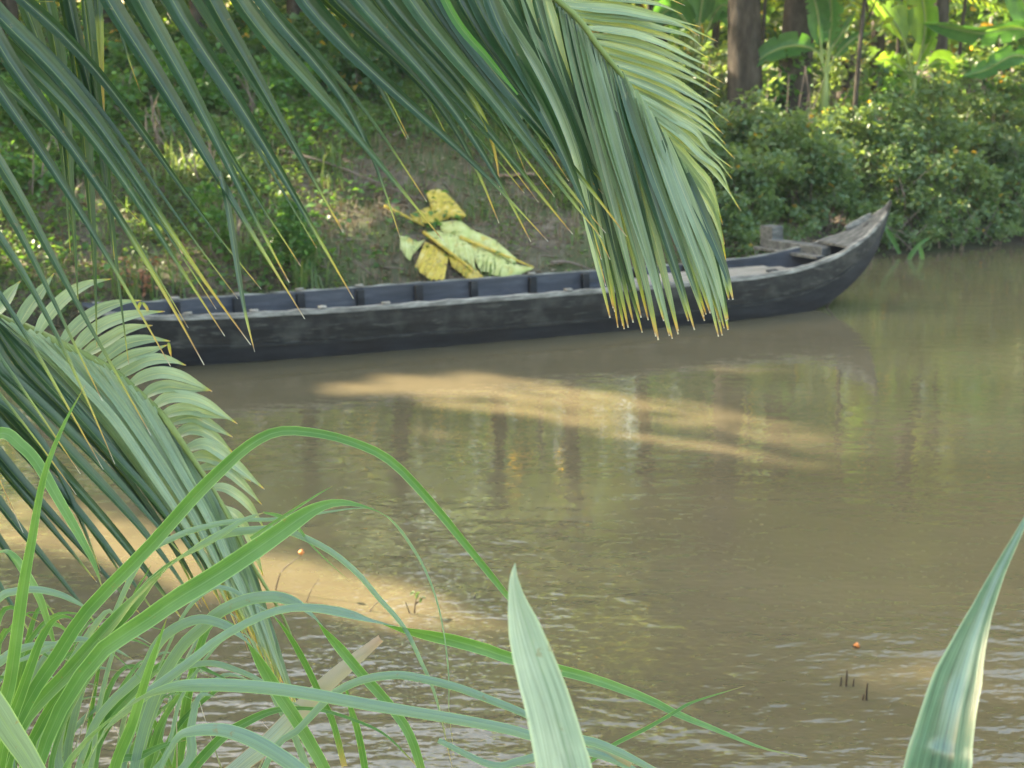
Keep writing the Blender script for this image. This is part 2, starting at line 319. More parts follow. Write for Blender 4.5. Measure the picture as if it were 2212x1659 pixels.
br = N(n, 'ShaderNodeMapRange', interpolation_type='SMOOTHSTEP'); br.inputs[1].default_value = 5.0; br.inputs[2].default_value = 8.5; br.inputs[3].default_value = 1.0; br.inputs[4].default_value = .14; l.new(sy.outputs[1], br.inputs[0])   # a breeze ruffles the near water only
hb = N(n, 'ShaderNodeMath', operation='MULTIPLY'); l.new(h2.outputs[0], hb.inputs[0]); l.new(br.outputs[0], hb.inputs[1]); l.new(hb.outputs[0], b.inputs['Height']); l.new(b.outputs[0], p.inputs['Normal'])
l.new(p.outputs[0], out.inputs[0]); M['water'] = m

# ------------------------------------------------------------------ terrain and water
def vnoise(x, y, seed=0):
    x = np.asarray(x, float); y = np.asarray(y, float)
    xi = np.floor(x); yi = np.floor(y); fx = x - xi; fy = y - yi; fx = fx * fx * (3 - 2 * fx); fy = fy * fy * (3 - 2 * fy)
    def h(a, b): 
        v = np.sin(a * 127.1 + b * 311.7 + seed * 74.7) * 43758.5453; return v - np.floor(v)
    return (h(xi, yi) * (1 - fx) + h(xi + 1, yi) * fx) * (1 - fy) + (h(xi, yi + 1) * (1 - fx) + h(xi + 1, yi + 1) * fx) * fy
SX = [-12, -6, -3, 0, 2, 3, 4.2, 6.2, 12, 60]; SY = [11.6, 12.0, 12.35, 13.35, 14.5, 15.4, 16.1, 16.95, 17.6, 20]
def shore(x): return np.interp(x, SX, SY) + .18 * (vnoise(np.asarray(x) * 1.6, 0, 3) - .5)
def ground(x, y):
    x = np.asarray(x, float); y = np.asarray(y, float)
    t = y - shore(x)
    L = np.interp(t, [-2, 0, .3, 1, 2, 4, 7, 15, 60], [-.7, 0, .13, .36, .72, 1.32, 1.85, 2.3, 3.0])
    R = np.interp(t, [-2, 0, .3, 1, 3, 10, 60], [-.7, 0, .12, .3, .6, 1.1, 2.2])
    k = np.clip((x - 1.5) / 3, 0, 1); far = L * (1 - k) + R * k
    near = np.interp(3.9 - y, [-2, 0, 1.8, 3, 60], [-.7, 0, 1.08, 1.15, 1.3])
    left = np.interp(-7 - x, [-2, 0, 2, 60], [-.7, 0, .9, 1.6])
    h = np.maximum(np.maximum(far, near), left)
    bump = (vnoise(x * 1.1, y * 1.1, 1) - .5) * .25 + (vnoise(x * 3.7, y * 3.7, 2) - .5) * .09 + (vnoise(x * 9, y * 9, 5) - .5) * .035
    return h + bump * np.clip(h * 3, 0, 1)
def axis(lo, a, b, hi, fine, grow=1.18):
    v = list(np.arange(a, b, fine)); s = fine; q = v[-1]
    while q < hi: s *= grow; q += s; v.append(q)
    s = fine; q = v[0]; pre = []
    while q > lo: s *= grow; q -= s; pre.append(q)
    return np.array(pre[::-1] + v)
gx = axis(-160, -7.5, 8.5, 160, .11); gy = axis(-40, 11.5, 20, 260, .11)
X, Y = np.meshgrid(gx, gy); Z = ground(X, Y)
nx, ny = len(gx), len(gy)
i = np.arange(nx - 1)[None, :] + np.arange(ny - 1)[:, None] * nx; i = i.ravel()
g_ = mesh('ground', np.stack([X.ravel(), Y.ravel(), Z.ravel()], 1), np.stack([i, i + 1, i + 1 + nx, i + nx], 1), M['ground'])
tag(g_, kind='structure')
wa = mesh('water', [(-9, -2, 0), (150, -2, 0), (150, 40, 0), (-9, 40, 0)], [(0, 1, 2, 3)], M['water'], smooth=False); tag(wa, kind='structure')

def on_ground(px, py, lift=0.0):
    d = rayd(px, py); t = 11.0
    while t < 40:
        P = Vector((0, 0, CAMH)) + d * t
        if P.z < float(ground(P.x, P.y)) + lift: return P
        t += .02
    return P

# ------------------------------------------------------------------ leaves in bulk
def rot_frames(n, upbias=.6, rng=NR):
    nv = rng.normal(size=(n, 3)); nv /= np.linalg.norm(nv, axis=1)[:, None]; nv[:, 2] = np.abs(nv[:, 2]) + upbias; nv /= np.linalg.norm(nv, axis=1)[:, None]
    a = rng.normal(size=(n, 3)); a -= (a * nv).sum(1)[:, None] * nv; a /= np.linalg.norm(a, axis=1)[:, None]
    return a, np.cross(nv, a), nv
def leaves(C, size, aspect=.55, droop=.25, upbias=.6, rng=NR):
    """one folded pointed leaf (8 verts, 6 faces as quads) per centre"""
    n = len(C); a, b, nv = rot_frames(n, upbias, rng)
    s = (np.asarray(size) * np.ones(n))[:, None]; w_ = s * aspect
    P = [(0, 0, 0), (.35, .5, .10), (.35, 0, 0.0), (.35, -.5, .10), (.75, .36, .02), (.75, 0, -.10), (.75, -.36, .02), (1.05, 0, -.28)]
    V = np.stack([C + a * s * p[0] + b * w_ * p[1] + nv * s * p[2] * (1 if p[2] > 0 else droop * 3) for p in P], 1)
    F0 = np.array([(0, 2, 1, 1), (0, 3, 2, 2), (1, 2, 5, 4), (2, 3, 6, 5), (4, 5, 7, 7), (5, 6, 7, 7)])
    quads = F0[2:4]; tris = np.array([(0, 2, 1), (0, 3, 2), (4, 5, 7), (5, 6, 7)])
    base = (np.arange(n) * 8)[:, None, None]
    return V.reshape(-1, 3), (quads[None] + base).reshape(-1, 4), (tris[None] + base).reshape(-1, 3)
def simple_leaves(C, size, aspect=.6, upbias=.5, rng=NR):
    n = len(C); a, b, nv = rot_frames(n, upbias, rng); s = (np.asarray(size) * np.ones(n))[:, None]; w_ = s * aspect
    P = [(0, 0, 0), (.5, .5, .12), (1, 0, -.1), (.5, -.5, .12)]
    V = np.stack([C + a * s * p[0] + b * w_ * p[1] + nv * s * p[2] for p in P], 1)
    base = (np.arange(n) * 4)[:, None, None]
    return V.reshape(-1, 3), (np.array([[(0, 2, 1), (0, 3, 2)]]) + base).reshape(-1, 3)
def leaf_obj(name, C, size, mat, parent=None, fine=False, world=True, **k):
    if not fine:
        V, T = simple_leaves(C, size, **k); return mesh(name, V, T, mat, parent, world=world)
    V, Q, T = leaves(C, size, **k)
    T = np.concatenate([T, Q[:, [0, 1, 2]], Q[:, [0, 2, 3]]]); return mesh(name, V, T, mat, parent, world=world)

# sun streaks laid out on the water; leaves that would shade them are left out: (x0,y0, x1,y1, half-width, opening)
STREAKS = [(690, 845, 960, 832, 14, 1), (800, 833, 1050, 826, 20, 1), (1000, 828, 1300, 868, 24, .95), (1280, 868, 1560, 902, 26, .85), (1500, 900, 1850, 965, 24, .65),
           (900, 856, 1280, 905, 17, .9), (1250, 902, 1400, 925, 13, .8), (1330, 935, 1560, 972, 11, .85), (1560, 972, 1900, 1036, 11, .55), (860, 928, 1090, 965, 10, .5), (1090, 980, 1230, 1012, 9, .5),
           (1130, 932, 1400, 946, 10, .45), (950, 1035, 1060, 1046, 9, .4), (1480, 795, 1760, 800, 8, .35),
           (100, 1120, 400, 1225, 52, 1), (380, 1230, 650, 1255, 52, 1), (620, 1250, 900, 1312, 44, 1), (850, 1310, 1085, 1372, 30, .85), (560, 1135, 740, 1158, 12, .55), (1080, 1215, 1260, 1270, 10, .35),
           (1700, 1365, 1950, 1410, 11, .4), (1900, 1405, 2250, 1465, 16, .45), (1850, 1450, 2260, 1530, 34, .4), (-80, 1130, 200, 1170, 46, .9)]
BEAMS = []                                # single sunlit spots (world point, radius)
def opening(C):
    """fraction of sun to let through at leaf positions C"""
    q = C - np.outer(C[:, 2] / S.z, np.array(S)); op = np.zeros(len(C))
    px, py = to_px(q); ok = q[:, 1] > 3.5
    for x0, y0, x1, y1, r, o in STREAKS:
        dx, dy = x1 - x0, y1 - y0; t = np.clip(((px - x0) * dx + (py - y0) * dy) / (dx * dx + dy * dy), 0, 1)
        d = np.hypot(px - x0 - t * dx, py - y0 - t * dy) / (r * 1.0)
        op = np.maximum(op, np.where(ok, o * np.clip(1.9 - d * 1.1, 0, 1) ** 1.3 , 0))
    Sv = np.array(S)
    for P, r in BEAMS:
        v = C - np.array(P); al = v @ Sv; d = np.linalg.norm(v - np.outer(al, Sv), axis=1)
        op = np.maximum(op, np.where((al > .6) & (d < r), 1, 0))
    return op
def near_gap(C):
    q = C - np.outer(C[:, 2] / S.z, np.array(S)); px, py = to_px(q); k = np.zeros(len(C), bool)
    for x0, y0, x1, y1, r, o in STREAKS:
        dx, dy = x1 - x0, y1 - y0; t = np.clip(((px - x0) * dx + (py - y0) * dy) / (dx * dx + dy * dy), 0, 1)
        k |= (np.hypot(px - x0 - t * dx, py - y0 - t * dy) < r * 2 + 45) & (q[:, 1] > 3.5)
    return k
def filt(C, rng=NR):
    o = opening(C); keep = np.clip(-np.log(np.clip(o, 1e-4, 1)) / 9.0, 0, 1); keep[o >= .97] = 0
    return C[rng.random(len(C)) < keep]
def crown_points(c, rad, nclump, per, rng, shell=.55):
    d = rng.normal(size=(nclump, 3)); d /= np.linalg.norm(d, axis=1)[:, None]
    k = c + d * rad * (shell + (1 - shell) * rng.random((nclump, 1))) * np.array([1, 1, 1])
    cr = (.16 + .16 * rng.random((nclump, 1, 1))) * np.mean(rad)
    pts = k[:, None, :] + rng.normal(size=(nclump, per, 3)) * cr * np.array([.62, .62, .42])
    return pts.reshape(-1, 3), k
def tree(name, label, base, h, r, crad, cz, nclump, per, leaf, mat, group=None, lean=(0, 0), cat='tree', seed=0, aspect=.5, split=False):
    rng = np.random.default_rng(seed); rs = random.Random(seed)
    t = empty(name, base, label=label, cat=cat, group=group); B = Vector(base)
    top = B + Vector((lean[0], lean[1], h)); c = np.array(B + Vector((lean[0], lean[1], cz)))
    pts = [B + Vector((0, 0, -.4)), B + Vector((0, 0, .1)), B.lerp(top, .35) + Vector((rs.uniform(-.15, .15), rs.uniform(-.15, .15), 0)), B.lerp(top, .7) + Vector((rs.uniform(-.2, .2), 0, 0)), top]
    V, F = tube(pts, [r * 1.5, r * 1.15, r * .9, r * .7, r * .3], 12, 18)
    V = [np.array(v) + rs.uniform(-.06, .06) * r for v in V]
    tr = mesh('trunk', V, F, M['bark'], t, world=True)
    C, K = crown_points(c, np.array(crad), nclump, per, rng)
    lb = MB()
    for k in K[:: max(1, nclump // 16)]:
        s0 = B.lerp(top, rs.uniform(.5, .95)); e = Vector(k); mpt = s0.lerp(e, .5) + Vector((0, 0, .3))
        lb.add(*tube([s0, mpt, e], [r * .35, r * .2, r * .06], 6, 6))
    lb.build('limbs', M['bark'], t, world=True)
    if split:                             # smaller leaves beside the cut gaps, for cleaner streak edges
        k = near_gap(C); fine = np.repeat(C[k], 7, 0) + rng.normal(size=(k.sum() * 7, 3)) * .09; nf = len(fine); C = np.concatenate([C[~k], fine]); sz = np.r_[np.full(len(C) - nf, leaf), np.full(nf, leaf * .42)]
    else: sz = np.full(len(C), leaf)
    o_ = opening(C - 0); keep = np.clip(-np.log(np.clip(o_, 1e-4, 1)) / 9.0, 0, 1); keep[o_ >= .97] = 0; kk = rng.random(len(C)) < keep
    C = C[kk]; sz = sz[kk]
    leaf_obj('crown', C, sz * (.7 + .6 * rng.random(len(C))), mat, t, aspect=aspect, rng=rng)
    return t
# ------------------------------------------------------------------ the boat
def build_boat():
    A = math.radians(21.3)
    bt = empty('wooden_boat', (0, 12.16, 0), A, label='long narrow dark wooden boat with upturned pointed end moored along the muddy far bank', cat='boat')
    s_ = [-3.62, -3.5, -3.3, -3.0, -2.5, -1.5, 0, 1.5, 2.2, 2.7, 3.18, 3.56, 3.78, 3.93]
    bg_ = [.1, .18, .26, .33, .385, .43, .44, .43, .41, .36, .28, .16, .085, .012]
    zg_ = [.50, .47, .44, .42, .41, .40, .40, .40, .41, .44, .53, .665, .80, .97]
    zk_ = [.42, .26, .06, -.07, -.12, -.14, -.14, -.14, -.13, -.08, .06, .27, .5, .93]
    K = 90; U = np.linspace(-3.62, 3.93, K)
    def sm(a):
        f = np.interp(np.linspace(-3.62, 3.93, 400), s_, a); ker = np.hanning(23); ker /= ker.sum()
        g = np.convolve(np.pad(f, 11, mode='edge'), ker, 'valid'); e = np.linspace(-3.62, 3.93, 400); k = np.clip(np.minimum(e + 3.62, 3.93 - e) / .25, 0, 1)
        return np.interp(U, e, g * k + f * (1 - k))
    bgs, zgs, zks = sm(bg_), sm(zg_), sm(zk_)
    def at_s(a, s): return float(np.interp(s, U, a))
    def sect(i, th=0.0, side=1):
        b, zg, zk = bgs[i], zgs[i], zks[i]; fl = .45 + .1 * np.clip((abs(U[i]) - 2) / 1.5, 0, 1) * 0
        zc = zk + (zg - zk) * .5
        pr = [(b, zg), (b * .985, zg - (zg - zc) * .5), (b * .94, zc), (b * .86, zc - (zc - zk) * .5), (b * .72, zk), (0, zk - .01)]
        return [(max(0, y - th) * side, z + (th if z < zg - .01 else 0)) for y, z in pr]
    V = []; F = []
    ring = 22
    for i in range(K):
        o1 = sect(i, 0, -1); o2 = sect(i, 0, 1); th = min(.028, bgs[i] * .5)
        i1 = sect(i, th, -1); i2 = sect(i, th, 1)
        loop = o1 + o2[:-1][::-1] + i2[:-1] + [i2[-1]] + i1[:-1][::-1]
        for y, z in loop: V.append((U[i], y, z))
    n = len(loop)
    for i in range(K - 1):
        for k in range(n): F.append((i * n + k, (i + 1) * n + k, (i + 1) * n + (k + 1) % n, i * n + (k + 1) % n))
    F.append(tuple(range(n))); F.append(tuple((K - 1) * n + k for k in range(n))[::-1])
    h = mesh('hull', V, F, M['hull'], bt)
    h.data.materials.append(M['inside']); h.data.materials.append(M['tar'])
    for pi, poly in enumerate(h.data.polygons):
        k = pi % n if pi < (K - 1) * n else 0
        if k >= 11 and k <= 20: poly.material_index = 1
        if k in (2, 3, 4, 5, 6, 7, 8) and k not in (): poly.material_index = 2 if 2 <= k <= 7 else 0
    h.data.polygons.foreach_set('use_smooth', np.zeros(len(h.data.polygons), bool)); h.data.update()
    # rails, rub strakes
    for side in (-1, 1):
        Vr = []; Fr = []
        for i in range(1, K - 1):
            b = bgs[i] * side; z = zgs[i]; wv = .004 * math.sin(i * 1.7) + .002 * math.sin(i * 4.1)
            for y, zz in ((b + .012 * side, z - .03), (b + .014 * side, z + .006 + wv), (b - .018 * side, z + .010 + wv), (b - .022 * side, z - .008)): Vr.append((U[i], y, zz))
        m_ = K - 2
        for i in range(m_ - 1):
            for k in range(4): Fr.append((i * 4 + k, (i + 1) * 4 + k, (i + 1) * 4 + (k + 1) % 4, i * 4 + (k + 1) % 4))
        Fr.append((0, 1, 2, 3)); Fr.append(tuple((m_ - 1) * 4 + k for k in (3, 2, 1, 0)))
        mesh('gunwale_rail', Vr, Fr, M['rail'], bt, smooth=False)
        Vr = []; Fr = []
        for i in range(6, K - 6):
            b = bgs[i] * .94 * side; z = zks[i] + (zgs[i] - zks[i]) * .5
            for y, zz in ((b, z - .016), (b + .016 * side, z - .012), (b + .017 * side, z + .008), (b + .004 * side, z + .014)): Vr.append((U[i], y, zz))
        m_ = K - 12
        for i in range(m_ - 1):
            for k in range(4): Fr.append((i * 4 + k, (i + 1) * 4 + k, (i + 1) * 4 + (k + 1) % 4, i * 4 + (k + 1) % 4))
        mesh('rub_strake', Vr, Fr, M['hull'], bt, smooth=False)
    # ribs
    for j in range(11):
        s = -3.41 + .535 * j + RS.uniform(-.02, .02)
        b = at_s(bgs, s) - .03; zg = at_s(zgs, s); zk = at_s(zks, s); mb = MB()
        zc = zk + (zg - zk) * .5
        pth = [(s, -b, zg - .012), (s, -b * .95, zc + .02), (s, -b * .72, zk + .06), (s, 0, zk + .045), (s, b * .72, zk + .06), (s, b * .95, zc + .02), (s, b, zg - .012)]
        P = catmull(pth, 24); V2 = []; F2 = []
        for i, q in enumerate(P):
            t = P[min(i + 1, 24)] - P[max(i - 1, 0)]; t /= np.linalg.norm(t); inw = np.cross(t, (1, 0, 0)); 
            if np.dot(inw, np.array((s, 0, .5)) - q) < 0: inw = -inw
            for x, y in ((-.038, -.012), (.038, -.012), (.032, .05), (-.032, .05)): V2.append(q + np.array((x, 0, 0)) + inw * y)
        for i in range(24):
            for k in range(4): F2.append((i * 4 + k, i * 4 + (k + 1) % 4, i * 4 + 4 + (k + 1) % 4, i * 4 + 4 + k))
        F2.append((0, 3, 2, 1)); F2.append((96, 97, 98, 99))
        mesh('rib', V2, F2, M['tar'], bt, smooth=False)
        for side in (-1, 1):
            kv, kf = beam((s - .03, side * (b + .014), zg + .018), (s + .035, side * (b + .014), zg + .020), .05, .016, wob=.003, seg=2)
            if j in (1, 2, 3, 4, 7): mesh('rib_cap', kv, kf, M['deck'], bt)  # pale wood stands in for light on the rib ends
    # bilge boards
    for y in (-.17, 0.0, .17):
        mesh('floor_board', *beam((-2.6, y, -.035), (1.3, y, -.035), .15, .02, wob=.004, seg=10), M['inside'], bt)
    # deck planks amidships to stern
    for y, s0, s1, z in ((-.31, .62, 2.82, .392), (-.185, .95, 2.8, .386), (-.055, 1.15, 2.72, .382), (.075, 1.3, 2.62, .375)):
        ym = min(0, (y + .32) * 0)
        v, f = beam((s0, y, z), (s1, y + (.05 if y < -.2 else 0), z + .01), .118, .022, wob=.003, seg=10)
        if y < -.2:
            v = [np.array(q) for q in v]
            for q in v[:8]: q[1] = -.405 + (q[1] + .31) * .15
            for q in v[8:16]: q[1] = -.36 + (q[1] + .31) * .55
        mesh('deck_plank', v, f, M['deck'], bt, smooth=False)
    for s in (1.25, 1.9, 2.55):
        b = at_s(bgs, s) - .03; mesh('deck_beam', *beam((s, -b, .335), (s, b, .335), .05, .05), M['tar'], bt, smooth=False)
    mesh('deck_cleat', *beam((2.42, -.27, .415), (2.52, -.26, .418), .05, .026), M['tar'], bt, smooth=False)
    mesh('side_shelf', *beam((1.9, .40, .425), (2.12, .395, .43), .1, .02, wob=.003), M['deck'], bt, smooth=False)
    R = Matrix.Rotation(-A, 4, 'Z')
    def loc(px, py, z):
        p = onz(px, py, z) - Vector((0, 12.16, 0)); return R @ p
    # cross beam, seat plank and post block near the pointed end
    a, b = loc(1636, 534, .445), loc(1775, 557, .47); mesh('seat_plank', *beam(a, b, .12, .028, wob=.002), M['plank'], bt, smooth=False)
    a, b = loc(1668, 516, .545), loc(1786, 533, .55); a.z = b.z = .505
    mesh('cross_beam', *beam(a, b, .15, .085, wob=.003), M['plank'], bt, smooth=False)
    a = loc(1668, 489, .66); mb = MB(); 
    u = Vector((1, .25, 0)).normalized() * .075
    v, f = beam((a.x - u.x, a.y - u.y, .565), (a.x + u.x, a.y + u.y, .565), .17, .21, bev=.014, wob=.002, seg=3)
    mesh('post_block', v, f, M['plank'], bt, smooth=False)
    # small deck closing the pointed end
    Vd = []; Fd = []; L = np.linspace(3.3, 3.915, 14)
    for i, s in enumerate(L):
        b = max(.006, at_s(bgs, s) - .02); z = at_s(zgs, s) + .012
        sk = .06 * (1 - i / 13)
        for k in range(5):
            y = -b + 2 * b * k / 4; Vd.append((s + sk * (-y / max(b, .01)) * .5, y, z)); 
    off = len(Vd); Vd += [(x, y, z - .022) for x, y, z in Vd]
    for i in range(13):
        for k in range(4):
            q = (i * 5 + k, (i + 1) * 5 + k, (i + 1) * 5 + k + 1, i * 5 + k + 1); Fd.append(q); Fd.append(tuple(off + z for z in q[::-1]))
    for k in range(4): Fd.append((k, k + 1, off + k + 1, off + k)); 
    mesh('end_deck', Vd, Fd, M['plank'], bt, smooth=False)
    s = 3.66; z = at_s(zgs, s) + .014
    V3 = [(s + .03 * math.cos(q * math.pi / 5), .01 + .02 * math.sin(q * math.pi / 5), z + .03 * math.cos(q * math.pi / 5) * .62 + .003) for q in range(10)]
    V3 += [(x, y, zz - .02) for x, y, zz in V3]
    mesh('rope_hole', V3, [tuple(range(10)), tuple(range(19, 9, -1))] + [(q, (q + 1) % 10, 10 + (q + 1) % 10, 10 + q) for q in range(10)], M['tar'], bt, smooth=False)  # solid dark disc on the deck; the hole's shade is in its colour
    for side in (1,):
        v, f = beam((3.52, .13, .70), (3.76, .075, .825), .02, .05, wob=.002); mesh('end_cheek', v, f, M['rail'], bt, smooth=False)
    return bt
build_boat()
P0 = onz(1785, 664, 0); P1 = at(1884, 520, 13.62)
rp = MB().add(*tube([P1 + Vector((.0, .05, .05)), P1, P0.lerp(P1, .55) + Vector((0, 0, -.015)), P0, P0 + (P0 - P1) * .3], [.011] * 5, 6, 24)).build('mooring_rope', M['twig'])
tag(rp, 'thin dark rope running from the pointed end of the boat down into the water', 'rope')

# ------------------------------------------------------------------ coconut palm leaning in from the left
C1 = lambda x, y: (x * .4752, y * .4752)
C2 = lambda x, y: (667 + x * .4751, y * .4751)
C4 = lambda x, y: (x * .4020, 606.4 + y * .4020)
C5 = lambda x, y: (x * .3787, 1030.9 + y * .3787)
C6 = lambda x, y: (667 + x * .3786, 1030.9 + y * .3786)
C7 = lambda x, y: (1455.4 + x * .3788, 1030.9 + y * .3788)
PX = 1 / FPX
palm = empty('coconut_palm', (-3.1, 2.6, float(ground(-3.1, 2.6))), label='coconut palm whose drooping feathery fronds hang in from the left over the water', cat='palm tree')
pb = palm.location
pv, pf = tube([pb + Vector((0, 0, -.4)), pb + Vector((0, 0, .2)), pb + Vector((.1, .05, 1.5)), pb + Vector((.15, .05, 2.9)), pb + Vector((.2, .05, 3.2))], [.3, .22, .16, .15, .1], 14, 30)
pv = [np.array(v) + np.array((v[0] - pb.x - .1, v[1] - pb.y, 0)) * (.07 if (k // 14) % 3 == 0 else 0) for k, v in enumerate(pv)]
mesh('trunk', pv, pf, M['bark'], palm, world=True)
CR = pb + Vector((.2, .05, 3.1))

def frond(rpix, depths, r0, r1, lead):
    pts = [CR + Vector(v) for v in lead] + [at(x, y, d) for (x, y), d in zip(rpix, depths)]
    V, F = tube(pts, np.linspace(r0, r1, len(pts)), 8, 60)
    return mesh('frond', V, F, M['rachis'], palm, world=True)
def leaflet(fr, pix, Y, wpx, mat, yel=.12, fold=.3, twist=(0,), dY=None, label=None, taper=True, profile=None):
    pix = [np.array(p, float) for p in pix]
    if len(pix) >= 9:
        for _ in range(3): pix = [pix[0]] + [pix[i] * .5 + (pix[i - 1] + pix[i + 1]) * .25 for i in range(1, len(pix) - 1)] + [pix[-1]]
    n = len(pix); ds = np.linspace(Y[0], Y[1], n)
    pts = [at(x, y, d) for (x, y), d in zip(pix, ds)]
    w_ = wpx * PX * Y[0]
    prof = profile or [.55, .85, 1, 1, .95, .85, .7, .5, .28, .05]
    V, F, UV = ribbon(pts, [w_ * q for q in prof], twist, fold, 24, yel)
    o = mesh('leaflet', V, F, mat, fr, uv=UV, world=True)
    if label: o['label'] = label
    return o
def lerp_keys(a, b, t): return [((1 - t) * p[0] + t * q[0], (1 - t) * p[1] + t * q[1]) for p, q in zip(a, b)]
def resample(p, n=6):
    q = catmull([list(x) for x in p], 40); d = np.r_[0, np.cumsum(np.hypot(*np.diff(q, axis=0).T))]; u = np.linspace(0, d[-1], n)
    return list(zip(np.interp(u, d, q[:, 0]), np.interp(u, d, q[:, 1])))

# upper frond
R1 = [(-300, -330), (100, -360), (500, -330), (900, -200), (1204, 0), (1299, 109), (1370, 200), (1446, 318), (1522, 451), (1562, 560), (1574, 640)]
f1 = frond(R1, [2.75, 2.72, 2.7, 2.7, 2.7, 2.7, 2.72, 2.74, 2.76, 2.78, 2.8], .010, .002, [(0, 0, 0), (.7, .05, .45)])
NK = [ [(985, -142), C2(830, 0), C2(1000, 250), C2(1120, 500), C2(1200, 700), C2(1260, 1000), C2(1330, 1250), C2(1368, 1445)],
 [(1045, -105), C2(900, 0), C2(1080, 280), C2(1250, 700), C2(1340, 1050), C2(1412, 1490)],
 [(1115, -58), C2(990, 60), C2(1130, 380), C2(1290, 800), C2(1370, 1150), C2(1440, 1490)],
 [C2(1130, 10), C2(1200, 300), C2(1300, 700), C2(1400, 1100), C2(1512, 1512)],
 [C2(1180, 60), C2(1270, 420), C2(1370, 760), C2(1480, 1150), C2(1560, 1530)],
 [C2(1250, 130), C2(1320, 400), C2(1420, 780), C2(1530, 1140), C2(1640, 1540)],
 [C2(1320, 220), C2(1380, 450), C2(1470, 750), C2(1570, 1130), C2(1662, 1520)],
 [C2(1390, 300), C2(1460, 560), C2(1560, 880), C2(1660, 1180), C2(1758, 1500)],
 [C2(1450, 380), C2(1530, 640), C2(1630, 900), C2(1730, 1180), C2(1815, 1430)],
 [C2(1520, 470), C2(1600, 720), C2(1700, 1000), C2(1800, 1260), C2(1872, 1530)],
 [C2(1580, 570), C2(1660, 800), C2(1750, 1040), C2(1830, 1280), C2(1890, 1525)],
 [C2(1640, 660), C2(1720, 880), C2(1800, 1080), C2(1870, 1280), C2(1918, 1500)],
 [C2(1730, 820), C2(1790, 950), C2(1850, 1080), C2(1895, 1180), C2(1925, 1280)]]
NK = [resample(k) for k in NK]
for i in range(len(NK) - 1):
    for t in (0, .36, .68):
        k = lerp_keys(NK[i], NK[i + 1], t); j = RS.uniform(-9, 9); e = RS.uniform(-38, 8) if t else 0
        k = [(x + j * q / 5, y + e * q / 5) for q, (x, y) in enumerate(k)]
        leaflet(f1, k, (2.71, 2.66 + RS.uniform(-.05, .05)), RS.uniform(25, 31), M['leaflet'] if RS.random() < .3 else M['leaflet_pale'], RS.uniform(.03, .1), profile=[.6, .9, 1, 1, .95, .85, .7, .52, .34, .1], twist=(RS.uniform(15, 40), RS.uniform(0, 35)))
RK = [[(1150, -40), (1330, -25), (1420, -12), (1480, 12)], [C2(1130, 0), C2(1400, 30), C2(1620, 80), C2(1790, 125)], [C2(1190, 50), C2(1450, 70), C2(1680, 110), C2(1860, 190)], [C2(1220, 90), C2(1500, 130), C2(1700, 200), C2(1820, 265)],
 [C2(1270, 160), C2(1500, 200), C2(1720, 290), C2(1890, 380)], [C2(1310, 220), C2(1560, 290), C2(1750, 370), C2(1870, 440)], [C2(1350, 280), C2(1560, 345), C2(1750, 440), C2(1912, 555)],
 [C2(1400, 340), C2(1600, 420), C2(1780, 520), C2(1885, 610)], [C2(1430, 390), C2(1640, 500), C2(1820, 610), C2(1937, 722)], [C2(1490, 450), C2(1680, 580), C2(1850, 720), C2(1925, 815)],
 [C2(1550, 520), C2(1690, 640), C2(1850, 790), C2(1965, 960)], [C2(1610, 620), C2(1720, 760), C2(1830, 910), C2(1890, 1110)], [C2(1670, 740), C2(1780, 900), C2(1875, 1090), C2(1922, 1290)]]
RK = [resample(k) for k in RK]
for i in range(len(RK) - 1):
    for t in (0, .5):
        k = lerp_keys(RK[i], RK[i + 1], t)
        if t: k = [(x + RS.uniform(-24, -2) * (q / 5) ** 2, y + RS.uniform(-8, 4) * q / 5) for q, (x, y) in enumerate(k)]
        leaflet(f1, k, (2.73, 2.86 + RS.uniform(-.05, .05)), RS.uniform(19, 24), M['leaflet_pale'], RS.uniform(.04, .14), fold=.25, profile=[.5, .8, 1, 1, .95, .8, .58, .36, .18, .04], twist=(RS.uniform(25, 50), RS.uniform(10, 45)))
